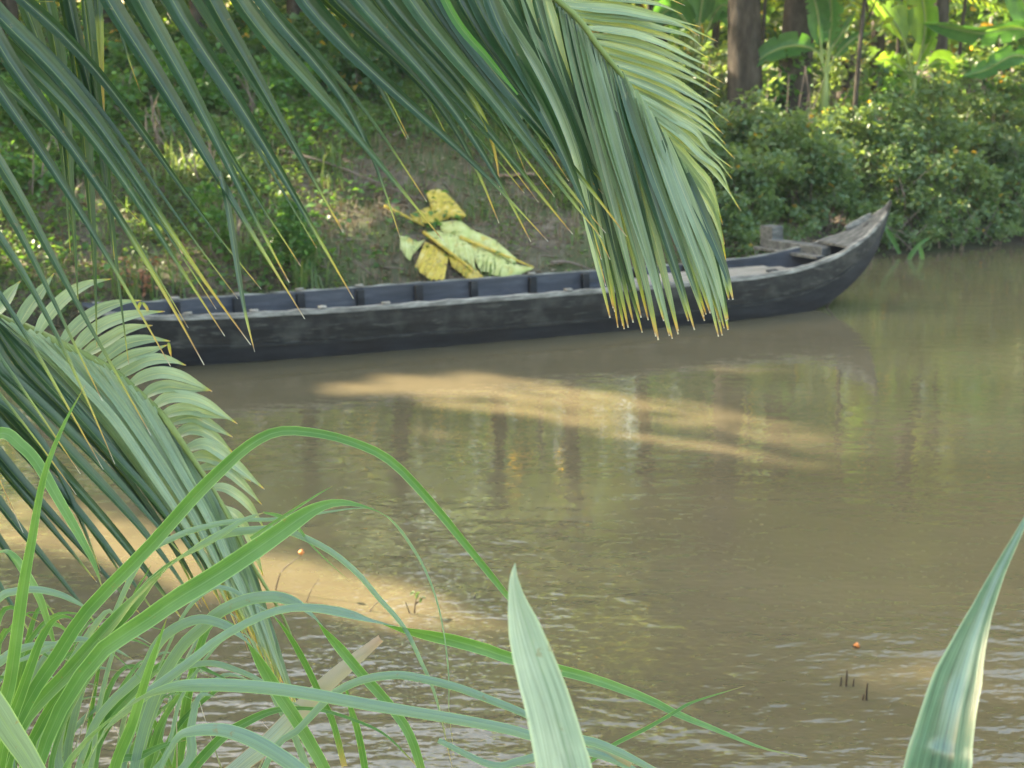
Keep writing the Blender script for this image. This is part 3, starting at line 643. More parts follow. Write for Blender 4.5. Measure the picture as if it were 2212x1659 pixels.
# long leaflets reaching down to the right from the part of the rachis above the picture
LK = [([(60, -360), (-250, -150), C1(-60, 290), C1(130, 600), C1(300, 830), C1(420, 1040), C1(560, 1290), C1(680, 1500), C1(775, 1665)], 36, .16),
 ([(120, -360), (-150, -120), C1(-40, 200), C1(120, 370), C1(260, 540), C1(400, 740), C1(520, 950), C1(620, 1110), C1(760, 1320), C1(870, 1520), C1(928, 1659)], 36, .24),
 ([(-200, -330), (-190, -30), C1(0, 150), C1(90, 200), C1(240, 360), C1(400, 570), C1(560, 800), C1(660, 960), C1(760, 1110), C1(850, 1280), C1(1022, 1528)], 34, .14),
 ([(-150, -330), (-160, -60), C1(-60, 45), C1(110, 65), C1(190, 170), C1(330, 370), C1(480, 570), C1(620, 820), C1(700, 970), C1(830, 1130), C1(930, 1310), C1(1140, 1568)], 36, .27),
 ([(150, -360), (120, -160), C1(480, 0), C1(640, 200), C1(760, 400), C1(900, 650), C1(1030, 900), C1(1150, 1080), C1(1250, 1220), C1(1385, 1450)], 37, .2),
 ([(250, -355), (210, -160), C1(610, 0), C1(740, 170), C1(860, 380), C1(960, 580), C1(1050, 780), C1(1140, 980), C1(1230, 1130), C1(1315, 1285)], 38, .12),
 ([(330, -350), (290, -130), C1(730, 0), C1(850, 110), C1(980, 280), C1(1080, 440), C1(1180, 620), C1(1300, 820), C1(1400, 1000), C1(1500, 1170), C1(1607, 1358)], 36, .16),
 ([(400, -345), (380, -130), C1(930, 0), C1(1050, 130), C1(1150, 320), C1(1240, 490), C1(1330, 640), C1(1420, 820), C1(1480, 920), C1(1560, 1058)], 36, .12),
 ([(440, -340), (430, -130), C1(1020, 0), C1(1130, 110), C1(1300, 270), C1(1450, 420), C1(1590, 590), C2(300, 700), C2(450, 900), C2(560, 1040), C2(612, 1095)], 33, .14),
 ([(480, -335), (480, -120), C1(1130, 0), C1(1260, 110), C1(1400, 250), C2(130, 330), C2(260, 560), C2(310, 760), C2(370, 960), C2(415, 1080)], 30, .1),
 ([(560, -320), (570, -110), C2(0, 0), C2(100, 100), C2(200, 200), C2(330, 400), C2(445, 632)], 34, .02),
 ([(600, -310), (620, -100), C2(80, 0), C2(260, 130), C2(480, 330), C2(650, 480), C2(740, 700), C2(790, 790), C2(865, 1015)], 33, .14),
 ([(560, -320), (560, -90), C2(0, 60), C2(200, 250), C2(400, 430), C2(560, 570), C2(720, 700), C2(900, 880), C2(1088, 1098)], 33, .12),
 ([(650, -295), (680, -90), C2(190, 0), C2(380, 170), C2(560, 350), C2(700, 520), C2(800, 700), C2(900, 860), C2(1010, 1100)], 34, .12),
 ([(700, -280), (730, -90), C2(270, 0), C2(450, 190), C2(650, 400), C2(800, 560), C2(930, 740), C2(1060, 900), C2(1200, 1065)], 34, .16),
 ([(740, -265), (770, -90), C2(340, 0), C2(560, 230), C2(780, 450), C2(870, 560), C2(885, 680), C2(872, 885)], 30, .34),
 ([(780, -250), (820, -90), C2(420, 0), C2(600, 180), C2(800, 400), C2(960, 600), C2(1090, 800), C2(1200, 930), C2(1330, 1080)], 33, .12),
 ([(830, -230), (870, -80), C2(500, 0), C2(700, 230), C2(900, 480), C2(1040, 680), C2(1180, 880), C2(1350, 1060)], 33, .2),
 ([(880, -210), (920, -80), C2(570, 0), C2(760, 230), C2(930, 430), C2(1090, 640), C2(1260, 820), C2(1380, 960), C2(1445, 1075)], 34, .2),
 ([(930, -180), (960, -80), C2(640, 0), C2(850, 260), C2(1020, 480), C2(1170, 720), C2(1290, 960), C2(1330, 1180)], 32, .1),
 ([(980, -150), (1000, -70), C2(700, 0), C2(900, 240), C2(1060, 480), C2(1180, 740), C2(1270, 1000), C2(1370, 1180)], 32, .1),
 ([(1030, -115), (1040, -60), C2(770, 0), C2(950, 260), C2(1090, 500), C2(1200, 760), C2(1290, 1060), C2(1350, 1300)], 32, .1)]
for q, (k, wv, ye) in enumerate(LK):
    if q + 1 < len(LK):                   # a second, slightly deeper leaflet between each pair
        k2 = lerp_keys(resample(k, 10), resample(LK[q + 1][0], 10), RS.uniform(.35, .65)) if q != 3 else [(x + 26, y - 30) for x, y in resample(k, 10)]
        dx = RS.uniform(-12, 12); k2 = [(x + dx, y - RS.uniform(0, 10) - 9 * i) for i, (x, y) in enumerate(k2)]
        leaflet(f1, k2, (2.72, 2.68), wv * .82, M['leaflet'], RS.uniform(.04, .14), fold=.4, twist=(RS.uniform(10, 60), RS.uniform(-20, 50)), profile=[.5, .8, 1, 1, .97, .9, .76, .58, .4, .26, .14, .04])
    leaflet(f1, resample(k, 10), (2.6 + .02 * (q % 3), 2.45 + .03 * (q % 4)), wv * 1.08, M['leaflet'], ye * .8, fold=.42, profile=[.5, .8, 1, 1, .97, .9, .76, .58, .4, .26, .14, .04], twist=(RS.uniform(10, 30), RS.uniform(-5, 30), RS.uniform(-10, 40)))
leaflet(f1, resample([(860, -215), C2(560, -120), C2(690, 125), C2(800, 250), C2(900, 370), C2(950, 430)]), (2.58, 2.5), 18, M['banana'], .02, profile=[.5, 1, 1, 1, .8, .2], label='short bright green torn leaflet')
# third frond: leaflets hanging almost straight down at the left
f3 = frond([(-420, -250), (-150, -190), (150, -130), (330, -120)], [2.9, 2.9, 2.92, 2.95], .02, .008, [(0, 0, 0), (.5, .15, .2)])
VK = [([(60, -165), C1(150, -60), C1(235, 0), C1(268, 200), C1(300, 600), C1(340, 1100), C1(358, 1420)], 36, .03),
 ([(100, -150), C1(260, -100), C1(325, 0), C1(362, 300), C1(390, 700), C1(430, 1100), C1(440, 1580)], 38, .05),
 ([(170, -130), C1(380, -80), C1(400, 60), C1(430, 400), C1(470, 750), C1(510, 1050), C1(560, 1480), C1(585, 1659)], 30, .06),
 ([(200, -128), C1(440, -60), C1(452, 100), C1(462, 350), C1(480, 620)], 20, .75),
 ([(0, -160), C1(60, -60), C1(160, 90), C1(230, 330), C1(290, 620), C1(300, 900), C1(320, 1150)], 32, .05),
 ([(240, -125), C1(520, -40), C1(560, 200), C1(640, 420)], 12, .3),
 ([(130, -140), C1(300, 20), C1(400, 330), C1(455, 620), C1(500, 900), C1(520, 1180)], 28, .05),
 ([(-330, -225), (-330, 0), (-200, 190), (-60, 300), C1(0, 780), C1(60, 1000), C1(150, 1180), C1(250, 1370), C1(330, 1550), C4(480, 620), C4(550, 645)], 32, .14),
 ([(-300, -220), (-300, -20), (-150, 150), (-40, 260), C1(80, 800), C1(150, 1060), C1(250, 1240), C1(370, 1400), C1(480, 1600), C4(700, 650), C4(812, 832)], 32, .16),
 ([(-380, -240), (-400, 60), (-200, 280), C1(-60, 900), C1(0, 1010), C1(100, 1200), C1(200, 1380), C1(270, 1530), C1(340, 1659), C4(540, 760), C4(617, 985)], 32, .2),
 ([(-400, -245), (-420, 160), (-200, 400), C1(-60, 1150), C1(0, 1270), C1(80, 1420), C1(150, 1600), C4(320, 620), C4(420, 800), C4(555, 1015)], 32, .22),
 ([(-410, -248), (-430, 240), (-200, 520), C4(-30, 300), C4(100, 560), C4(180, 700), C4(290, 870), C4(432, 1038)], 30, .16),
 ([(-415, -250), (-440, 330), (-220, 620), C4(-30, 480), C4(100, 700), C4(220, 880), C4(330, 1010), C4(410, 1150)], 28, .16),
 ([(-420, -250), (-450, 430), (-220, 720), C4(-60, 700), C4(0, 1000), C4(60, 1200), C4(125, 1355)], 26, .4),
 ([(-350, -230), (-350, -60), (-180, 60), (-60, 110), C1(0, 330), C1(180, 520), C1(330, 700), C1(480, 880), C1(640, 1010)], 30, .04),
 ([(-300, -215), (-260, -80), (-60, -30), C1(0, 10), C1(130, 20), C1(245, 8)], 22, .04)]
for q, (k, wv, ye) in enumerate(VK):
    leaflet(f3, resample(k, 10), (2.85, 2.52 if 7 <= q <= 13 else 2.8), wv * .9, M['leaflet'], max(ye * .8, .02), fold=.4, profile=[.5, .8, 1, 1, .97, .9, .76, .58, .4, .26, .14, .04], twist=(RS.uniform(0, 30), RS.uniform(-10, 30)))
leaflet(f3, resample([C1(1000, 780), C1(1035, 930), C1(1070, 1150), C1(1110, 1400), C1(1158, 1600)], 6), (2.5, 2.45), 14, M['leaflet'], .2)

# lower frond
R2 = [(-420, 420), (-200, 560), C4(-30, 190), C4(130, 250), C4(300, 330), C4(450, 400), C4(600, 480), C4(740, 600), C4(850, 700), C4(930, 800), C4(1010, 920), C4(1090, 1040), C4(1160, 1150), C4(1240, 1290), C4(1330, 1480), (610, 1330), (645, 1420)]
f2 = frond(R2, [3.1] * 4 + [3.08] * 5 + [3.05] * 4 + [3.0] * 4, .016, .003, [(0, 0, 0), (.35, .25, -.1), (.6, .35, -.6)])
SK = [[C4(-40, 190), C4(20, 120), C4(60, 60), C4(110, 0)], [C4(100, 240), C4(150, 150), C4(220, 60), C4(290, -40)], [C4(200, 285), C4(290, 150), C4(440, 30), C4(600, -10)],
 [C4(330, 340), C4(440, 220), C4(600, 130), C4(760, 105)], [C4(400, 375), C4(520, 255), C4(700, 185), C4(885, 165)], [C4(450, 400), C4(560, 330), C4(680, 260), C4(820, 240)], [C4(530, 440), C4(660, 345), C4(800, 315), C4(915, 325)],
 [C4(590, 475), C4(700, 410), C4(800, 380), C4(900, 345)], [C4(640, 515), C4(760, 440), C4(880, 420), C4(1000, 455)], [C4(700, 560), C4(820, 500), C4(960, 510), C4(1140, 595)],
 [C4(770, 625), C4(870, 570), C4(1000, 580), C4(1130, 590)], [C4(820, 680), C4(930, 625), C4(1080, 650), C4(1275, 768)], [C4(870, 730), C4(980, 690), C4(1100, 710), C4(1240, 745)], [C4(900, 770), C4(1020, 730), C4(1120, 770), C4(1250, 840)], [C4(950, 835), C4(1040, 795), C4(1150, 840), C4(1252, 925)],
 [C4(1000, 905), C4(1110, 880), C4(1230, 960), C4(1420, 1120)], [C4(1030, 950), C4(1130, 950), C4(1250, 1010), C4(1350, 1080)], [C4(1070, 1010), C4(1170, 1000), C4(1290, 1080), C4(1408, 1205)], [C4(1130, 1110), C4(1220, 1120), C4(1330, 1200), C4(1420, 1330)], [C4(1200, 1220), C4(1270, 1260), C4(1350, 1400), C4(1415, 1590)]]
for q, k in enumerate(SK):
    leaflet(f2, resample(k), (3.08, 3.15), 31 if q < 17 else 24, M['leaflet_pale'], .07, fold=.2, twist=(35, 25, 15), profile=[.6, 1, 1.05, 1, .9, .65, .3, .05])
for a, b_, c in ((C4(760, 112), C4(745, 140), C4(738, 178)), (C4(765, 115), C4(790, 150), C4(800, 185)), (C4(905, 330), C4(912, 370), C4(922, 415))):
    leaflet(f2, resample([a, b_, c], 5), (3.14, 3.14), 7, M['leaflet'], .97, label='small orange dried leaflet tip')
TK = [[C4(-100, 160), C4(0, 400), C4(350, 760), C4(700, 1130), C4(950, 1450), C4(1100, 1750)],
 [C4(0, 210), C4(300, 460), C4(600, 800), C4(900, 1230), C4(1100, 1500), C4(1260, 1850)],
 [C4(200, 285), C4(450, 560), C4(760, 920), C4(1020, 1300), C4(1200, 1620), C4(1310, 1900)],
 [C4(400, 375), C4(620, 640), C4(880, 1000), C4(1080, 1350), C4(1260, 1700), C4(1370, 1980)],
 [C4(600, 480), C4(780, 760), C4(980, 1100), C4(1140, 1400), C4(1320, 1780), C4(1420, 2050)],
 [C4(780, 640), C4(920, 900), C4(1080, 1200), C4(1200, 1450), C4(1370, 1850), C4(1460, 2120)],
 [C4(930, 800), C4(1030, 1000), C4(1180, 1300), C4(1300, 1600), C4(1430, 1960), C4(1500, 2180)],
 [C4(1090, 1040), C4(1180, 1250), C4(1290, 1500), C4(1400, 1800), C4(1480, 2060), C4(1545, 2230)],
 [C4(1180, 1180), C4(1270, 1400), C4(1360, 1650), C4(1450, 1900), C4(1530, 2100), C4(1590, 2280)],
 [C4(1240, 1290), C4(1330, 1500), C4(1410, 1750), C4(1480, 1950), C4(1540, 2130), C4(1600, 2290)]]
TK = [resample(k, 7) for k in TK]
for i in range(len(TK) - 1):
    for t in (0, .25, .5, .75):
        k = lerp_keys(TK[i], TK[i + 1], t); j = RS.uniform(-7, 7); k = [(x + j * q / 6, y + RS.uniform(-20, 20) * q / 6) for q, (x, y) in enumerate(k)]
        leaflet(f2, k, (3.07, 2.95 + RS.uniform(-.06, .06)), RS.uniform(20, 25), M['leaflet_pale'] if i > 0 else M['leaflet'], RS.uniform(.05, .15), fold=.3, twist=(RS.uniform(0, 40), RS.uniform(-10, 40)))
UK = [[C4(-350, 150), C4(-50, 470), C4(200, 740), C4(450, 1000), C4(700, 1250), C4(950, 1530), C4(1080, 1780)], [C4(-400, 180), C4(-100, 540), C4(120, 800), C4(400, 1090), C4(640, 1380), C4(850, 1620), C4(960, 1800)],
 [C4(-420, 160), C4(-120, 600), C4(50, 760), C4(300, 1000), C4(560, 1270), C4(800, 1540), C4(1000, 1850)], [C4(-450, 150), C4(-150, 640), C4(0, 830), C4(250, 1050), C4(400, 1180), C4(560, 1400), C4(740, 1650), C4(860, 1830)],
 [C4(-480, 130), C4(-200, 720), C4(-20, 940), C4(150, 1120), C4(400, 1400), C4(640, 1659), C4(760, 1800)], [C4(-500, 100), C4(-200, 760), C4(0, 1010), C4(180, 1200), C4(330, 1400), C4(520, 1620)],
 [C4(-520, 80), C4(-200, 960), C4(0, 1230), C4(150, 1370), C4(300, 1560), C4(430, 1720), C4(560, 1900)], [C4(-540, 60), C4(-200, 1150), C4(0, 1400), C4(100, 1500), C4(220, 1690), C4(330, 1850)],
 [C4(-540, 60), C4(-250, 600), C4(0, 560), C4(220, 780), C4(380, 1150), C4(470, 1380), C4(540, 1560)], [C4(-560, 40), C4(-220, 1300), C4(-30, 1600), C4(80, 1760), C4(200, 1950)],
 [C4(-470, 140), C4(-130, 690), C4(100, 860), C4(330, 1110), C4(540, 1380), C4(700, 1659)], [C4(-400, 160), C4(-60, 420), C4(200, 640), C4(460, 900), C4(800, 1260), C4(1000, 1500)]]
for q, k in enumerate(UK):
    leaflet(f2, resample(k, 9), (3.1, 2.85 + .03 * (q % 3)), RS.uniform(25, 30), M['leaflet'], .05, fold=.45, twist=(RS.uniform(10, 50), RS.uniform(0, 45)))

# ------------------------------------------------------------------ foreground grass clump and strap leaves
GL = [  # converter, points, widths(px in that crop), twist degrees, depth start/end, dry
 (C5, [(-60, 2300), (-30, 1800), (0, 1400), (60, 1150), (130, 650), (180, 370), (250, 0), (361, -293), (488, -527)], [60, 75, 75, 72, 62, 48, 32, 18, 2], (0, 10), (2.2, 2.1)),
 (C5, [(-700, 1500), (-400, 500), (-200, -100), (0, -250), (120, -180), (212, -81), (318, 100), (450, 330), (530, 480), (588, 645)], [40, 60, 66, 66, 64, 62, 50, 30, 4], (5, 20), (2.4, 2.3)),
 (C5, [(-80, 2000), (30, 1560), (180, 1240), (320, 1030), (500, 760), (850, 400), (1100, 120), (1250, -30), (1420, -180), (1592, -261), (1805, -251), (2010, -200), (2220, -100), (2430, 110), (2670, 400), (2905, 690), (2985, 790)], [50, 70, 80, 76, 72, 70, 60, 50, 44, 46, 44, 34, 8], (0, 0, 5, 15, 5, -10, 0), (2.15, 2.05)),
 (C5, [(60, 2100), (150, 1600), (300, 1300), (560, 950), (750, 740), (900, 560), (1100, 410), (1250, 335), (1400, 305), (1600, 300), (1760, 355), (1911, 440), (2051, 560), (2161, 690), (2261, 800), (2331, 900), (2401, 1050), (2461, 1180), (2511, 1350), (2585, 1680)], [40, 60, 72, 66, 60, 46, 38, 34, 30, 26, 22, 16, 3], (0, 0, 170, 180, 180, 185), (2.2, 2.2)),
 (C5, [(0, 1900), (100, 1450), (400, 1100), (650, 820), (760, 700), (950, 520), (1100, 420), (1250, 330), (1400, 240), (1510, 200)], [40, 75, 85, 75, 56, 54, 48, 40, 24, 2], (0, 10, 60, 165, 180), (2.2, 2.15)),
 (C5, [(60, 2100), (200, 1700), (330, 1350), (560, 1010), (800, 840), (1000, 700), (1200, 580), (1400, 450), (1560, 340), (1700, 240), (1800, 180), (1900, 148), (2001, 150), (2111, 180), (2201, 220), (2281, 300), (2351, 400), (2411, 500), (2471, 640), (2511, 780), (2541, 950), (2561, 1150), (2561, 1330), (2591, 1590)], [50, 80, 100, 112, 112, 96, 50, 26, 24, 18, 12, 8, 7, 2], (0, 0, 5, 10, 150, 180, 180), (2.1, 2.15)),
 (C5, [(350, 2100), (470, 1700), (600, 1450), (760, 1300), (900, 1190), (1100, 1040), (1250, 920), (1450, 810), (1600, 755), (1761, 742), (1961, 770), (2111, 810), (2311, 870), (2561, 925), (2761, 980), (2911, 1032), (3191, 1100), (3411, 1160), (3683, 1262), (3880, 1360), (4080, 1440), (4250, 1510), (4400, 1560), (4600, 1600)], [40, 55, 60, 52, 46, 48, 70, 78, 74, 66, 56, 46, 30, 3], (0, 175, 180, 200, 350, 360, 400, 420), (2.1, 2.3)),
 (C5, [(250, 2000), (400, 1620), (700, 1330), (950, 1210), (1200, 1185), (1500, 1200), (1761, 1235), (2061, 1290), (2361, 1340), (2661, 1390), (2911, 1440), (3061, 1480), (3341, 1500), (3511, 1560), (3683, 1645), (3900, 1760)], [50, 60, 76, 74, 68, 62, 58, 52, 46, 20], (0, 170, 180, 175, 180), (2.05, 2.0)),
 (C5, [(700, 2000), (800, 1500), (900, 1200), (960, 1080), (1050, 950), (1150, 860), (1250, 770), (1400, 700), (1540, 680), (1650, 700), (1761, 760), (1861, 880), (1961, 1000), (2061, 1120), (2161, 1230), (2261, 1350), (2341, 1480), (2401, 1659), (2430, 1800)], [50, 64, 66, 66, 66, 66, 62, 60, 56, 56, 54, 50, 40], (185, 180, 180, 190, 350, 365, 360), (2.3, 2.2)),
 (C5, [(560, 2100), (650, 1659), (750, 1400), (860, 1050), (955, 795)], [80, 90, 84, 60, 3], (-40, -50), (2.05, 2.1)),
 (C5, [(350, 2000), (500, 1500), (620, 1300), (800, 1130), (900, 950), (1000, 860), (1130, 810), (1250, 830), (1350, 880), (1430, 960), (1500, 1080), (1600, 1250), (1700, 1400), (1860, 1680), (1950, 1900)], [30, 50, 56, 60, 56, 52, 66, 72, 74, 70, 50], (180, 180, 190, 350, 360), (2.25, 2.2)),
 (C5, [(900, 1100), (1050, 780), (1195, 640), (1300, 635), (1400, 685), (1550, 780), (1650, 900), (1750, 1080), (1830, 1250), (1900, 1400), (1965, 1650)], [12, 22, 26, 28, 34, 38, 38, 36, 34], (180, 200, 340, 360), (2.3, 2.3)),
 (C5, [(-300, 1200), (-150, 850), (0, 685), (80, 652), (200, 640), (330, 665), (430, 710), (525, 765)], [40, 46, 44, 42, 38, 28, 3], (180, 180, 170), (2.3, 2.3)),
 (C5, [(-350, 1200), (-180, 700), (-60, 470), (20, 425), (80, 460), (150, 560), (220, 680), (270, 820), (300, 920), (325, 1000)], [50, 64, 68, 66, 60, 44, 26, 3], (150, 40, 10), (2.4, 2.4)),
 (C5, [(-250, 1500), (-120, 1150), (0, 1050), (100, 985), (250, 950), (410, 948)], [50, 56, 56, 48, 30, 3], (180, 180), (2.2, 2.2)),
 (C5, [(-40, 2000), (10, 1600), (60, 1400), (120, 1230), (180, 1060), (230, 930), (300, 820), (380, 795), (485, 850)], [50, 74, 72, 60, 46, 22, 2], (-35, -20), (2.1, 2.15)),
 (C5, [(-500, 700), (-250, 950), (-60, 1260), (60, 1450), (160, 1600), (270, 1800), (400, 2100)], [60, 120, 150, 135, 110, 80], (180, 180), (1.8, 1.9)),
 (C5, [(1000, 2050), (1130, 1850), (1400, 1620), (1500, 1540), (1700, 1340), (1850, 1190), (2001, 1060), (2171, 920)], [60, 90, 104, 104, 100, 84, 44], (175, 180), (2.35, 2.3)),
 (C5, [(900, 1700), (1000, 1500), (1090, 1450), (1250, 1440), (1400, 1480), (1550, 1560), (1720, 1680), (1900, 1850)], [20, 40, 66, 80, 86, 84, 70], (180, 180), (1.95, 1.9)),
 (C5, [(900, 2100), (1050, 1740), (1250, 1500), (1400, 1400), (1550, 1335), (1700, 1318), (1861, 1335), (2061, 1400), (2211, 1480), (2371, 1640)], [50, 60, 56, 40, 22, 18, 14, 8], (0, 10), (2.25, 2.25)),
 (C5, [(1350, 2000), (1560, 1560), (1700, 1440), (1861, 1270), (1961, 1200), (2091, 1150), (2261, 1128), (2411, 1150), (2611, 1200), (2811, 1275), (2985, 1345), (3300, 1490), (3600, 1640)], [30, 40, 44, 46, 46, 44, 40, 30], (180, 180, 175, 195), (2.2, 2.1)),
 (C5, [(1380, 850), (1470, 1000), (1560, 1250), (1680, 1480), (1760, 1700), (1800, 1900)], [3, 20, 36, 44, 46], (180, 160), (2.4, 2.4)),
 (C5, [(760, 1150), (820, 1300), (880, 1400), (910, 1500), (985, 1700)], [3, 22, 34, 34], (0, 0), (2.4, 2.4)),
 (C5, [(770, 1350), (810, 1500), (850, 1700), (870, 1900)], [20, 60, 70, 70], (10, 0), (2.45, 2.4)),
 (C5, [(1970, 1180), (2001, 1320), (2041, 1450), (2081, 1659), (2090, 1800)], [10, 36, 40, 40], (0, 0), (2.4, 2.4)),
 (C5, [(2500, 1500), (2800, 1640), (2960, 1620), (3040, 1600), (3250, 1560), (3411, 1580), (3560, 1640), (3700, 1720)], [30, 46, 50, 46, 30], (180, 180), (2.1, 2.1)),
 (C5, [(3200, 1750), (3411, 1590), (3511, 1520), (3683, 1435), (3850, 1340), (3960, 1280), (4250, 1190)], [18, 22, 24, 22, 16, 2], (0, 0), (2.2, 2.25)),
 (C5, [(300, 2100), (480, 1600), (620, 1380), (800, 1180), (950, 1060), (1080, 1060), (1200, 1110), (1330, 1170)], [40, 60, 60, 50, 36, 24, 3], (0, 20, 30), (2.35, 2.3)),
 (C5, [(500, 2100), (640, 1659), (800, 1590), (930, 1530), (1060, 1500)], [30, 44, 44, 30, 3], (0, 10), (2.3, 2.3)),
 (C5, [(560, 920), (640, 1000), (740, 1090), (830, 1180)], [3, 6, 6, 3], (0, 0), (2.15, 2.15)),
 (C5, [(700, 820), (780, 640), (830, 560), (862, 500)], [24, 12, 8, 2], (0, 0), (2.3, 2.3)),
 (C5, [(1430, 350), (1560, 260), (1700, 170), (1810, 100), (1895, 52)], [20, 18, 14, 9, 2], (0, 0), (2.15, 2.15)),
 (C5, [(600, 900), (800, 480), (1000, 340), (1200, 275), (1380, 245), (1560, 240), (1760, 215), (2000, 180), (2130, 178)], [28, 34, 34, 28, 22, 16, 8, 2], (180, 180), (2.25, 2.2)),
 (C5, [(1500, 200), (1600, 225), (1700, 290), (1760, 370), (1860, 470), (1990, 590)], [8, 24, 20, 10, 6, 2], (0, 20), (2.2, 2.2)),
 (C5, [(100, 1050), (200, 1010), (380, 930), (500, 930), (650, 980), (760, 1040)], [20, 34, 34, 24, 3], (180, 180), (2.35, 2.35)),
 (C5, [(860, 1350), (1000, 1120), (1180, 1060), (1350, 1100), (1500, 1170), (1620, 1260), (1760, 1330)], [20, 36, 34, 28, 18, 3], (180, 180), (2.3, 2.3))]
gc = empty('grass_clump', (-.75, 2.2, float(ground(-.75, 2.2))), label='tall clump of broad arching green grass blades in the left foreground', cat='grass')
for cv, pts, wd, tw, (ya, yb) in GL:
    k = cv(1, 0)[0] - cv(0, 0)[0]; n_ = len(pts)
    P = [at(*cv(*p), d) for p, d in zip(pts, np.linspace(ya, yb, n_))]
    dry = wd[0] == 60 and len(wd) == 7 and wd[-1] == 44
    V, F, UV = ribbon(P, [x * k * PX * ya * (1.08 if x > 5 else .6) for x in wd], tw, .16, 44)
    o = mesh('blade', V, F, M['blade_dry' if dry else 'blade'], gc, uv=UV, world=True)
    if dry: o['label'] = 'broad drying pinkish grey blade with a torn end'
for q in range(46):                       # shorter blades filling the heart of the clump
    x0 = RS.uniform(-250, 1100); h = RS.uniform(350, 900); x1 = x0 + RS.uniform(60, 520); bx = RS.uniform(-100, 900)
    pts = [(bx, 2300), ((bx + x0) / 2, 1900), (x0, 1650), (x0 + (x1 - x0) * .35, 1650 - h * .55), (x1, 1650 - h), (x1 + RS.uniform(60, 260), 1650 - h * RS.uniform(.85, 1.05))]
    ya = RS.uniform(2.25, 2.6); sh = RS.choice((0, 0, 180)); wv = RS.uniform(26, 80)
    V, F, UV = ribbon([at(*C5(*p), ya + .02 * i) for i, p in enumerate(pts)], [wv * f * .3787 * PX * ya for f in (.6, .9, 1, .95, .7, .4, .03)], (sh, sh + RS.uniform(-40, 40), sh + RS.uniform(-30, 60)), .18, 26)
    mesh('blade', V, F, M['blade'], gc, uv=UV, world=True)

for q in range(7):                        # dead stalks in the clump
    bx = RS.uniform(0, 1500); tx = bx + RS.uniform(-250, 350); hh = RS.uniform(250, 700)
    P = [at(*C5(bx, 2200), 2.4), at(*C5(bx * .6 + tx * .4, 1850), 2.42), at(*C5(tx, 1659 - hh * .6), 2.45), at(*C5(tx + RS.uniform(-80, 120), 1659 - hh), 2.47)]
    V, F, UV = ribbon(P, [.006, .007, .005, .001], (0, 60, 140), .3, 20); o = mesh('blade', V, F, M['blade_dry'], gc, uv=UV, world=True); o['label'] = 'thin dry dead blade'

def strap(lab, edgeL, edgeR, cv, Y, mid, down, fold, tw, mt='strap'):
    n_ = 9
    L_ = np.array(catmull([cv(*p) for p in edgeL], n_)); R_ = np.array(catmull([cv(*p) for p in edgeR], n_))
    cen = (L_ + R_) / 2; wd = np.linalg.norm(L_ - R_, axis=1)
    t = cen[-1] - cen[-2]; t = t / np.linalg.norm(t)
    cen = list(cen) + [cen[-1] + t * 300, cen[-1] + t * 800]; wd = list(wd) + [wd[-1] * 1.15, wd[-1] * 1.2]
    Ys = np.linspace(Y[0], Y[1], len(cen)); P = [at(c[0], c[1], y) for c, y in zip(cen, Ys)]
    o = empty('strap_leaf_plant', P[-1], label=lab, cat='plant', group='strap leaves in the foreground')
    V, F, UV = ribbon(P, [a * PX * y for a, y in zip(wd, Ys)], tw, fold, 50, mid=mid)
    mesh('leaf', V, F, M[mt], o, uv=UV, world=True)
    return o
strap('broad pale green pointed strap leaf with a curled tip standing in the middle foreground', [(1176, 488), (1140, 600), (1118, 850), (1150, 1050), (1205, 1250), (1250, 1500), (1285, 1700)], [(1178, 492), (1200, 640), (1320, 830), (1415, 1060), (1500, 1290), (1580, 1510), (1640, 1700)], C6, (1.3, 1.3), .36, 0, .3, (10, 0))
strap('long tapering strap leaf rising to the right edge, beside the open muddy water', [(2110, 20), (1985, 250), (1820, 520), (1640, 850), (1480, 1180), (1380, 1400), (1285, 1700)], [(2112, 24), (2010, 270), (1885, 560), (1800, 850), (1760, 1100), (1720, 1400), (1698, 1700)], C7, (1.35, 1.25), .5, 0, .45, (0, 5), 'strap_dark')
rb_ = random.Random(77)
for _ in range(20):
    BEAMS.append((tuple(on_ground(rb_.uniform(-40, 800), rb_.uniform(230, 560), .15)), rb_.uniform(.28, .42)))
for _ in range(14):
    BEAMS.append((tuple(at(rb_.uniform(1560, 1900), rb_.uniform(130, 330), 17.8)), rb_.uniform(.28, .42)))
BEAMS += [(tuple(at(240,95,20)),.3),(tuple(at(250,235,18.2)),.22),(tuple(at(668,228,17.6)),.2),(tuple(at(440,300,17.6)),.2),(tuple(at(130,350,17.5)),.25),(tuple(at(1890,-10,19.2)),.9),((3.9,21.4,4.4),1.3),((6.9,21.6,4.2),1.3),((.5,21.4,4.4),1.2),((5.2,20.6,3.6),1.2),(tuple(at(1960,-60,20.4)),1.0),(tuple(at(2200,-60,20.2)),1.0),(tuple(at(1400,-60,20.4)),1.0),(tuple(at(1900, 20, 25)), 1.2), (tuple(at(2150, 20, 25)), 1.4), (tuple(at(1500, 10, 26)), 1.0), (tuple(at(1780, 0, 25)), .6), (tuple(at(330, 270, 18)), .35), (tuple(at(420, 350, 17)), .25), (tuple(at(60, 330, 18)), .3), (tuple(at(260, 560, 14.5)), .18), (tuple(at(660, 230, 18)), .2), (tuple(at(480, 480, 15.5)), .15), (tuple(at(1930, 30, 19.2)), .55), (tuple(at(1990, 40, 19.2)), .5), (tuple(at(2140, 30, 21)), .9), (tuple(at(2160, 110, 18.8)), .2), (tuple(at(115, 85, 21)), .3), (tuple(at(1500, 50, 22)), .4)]
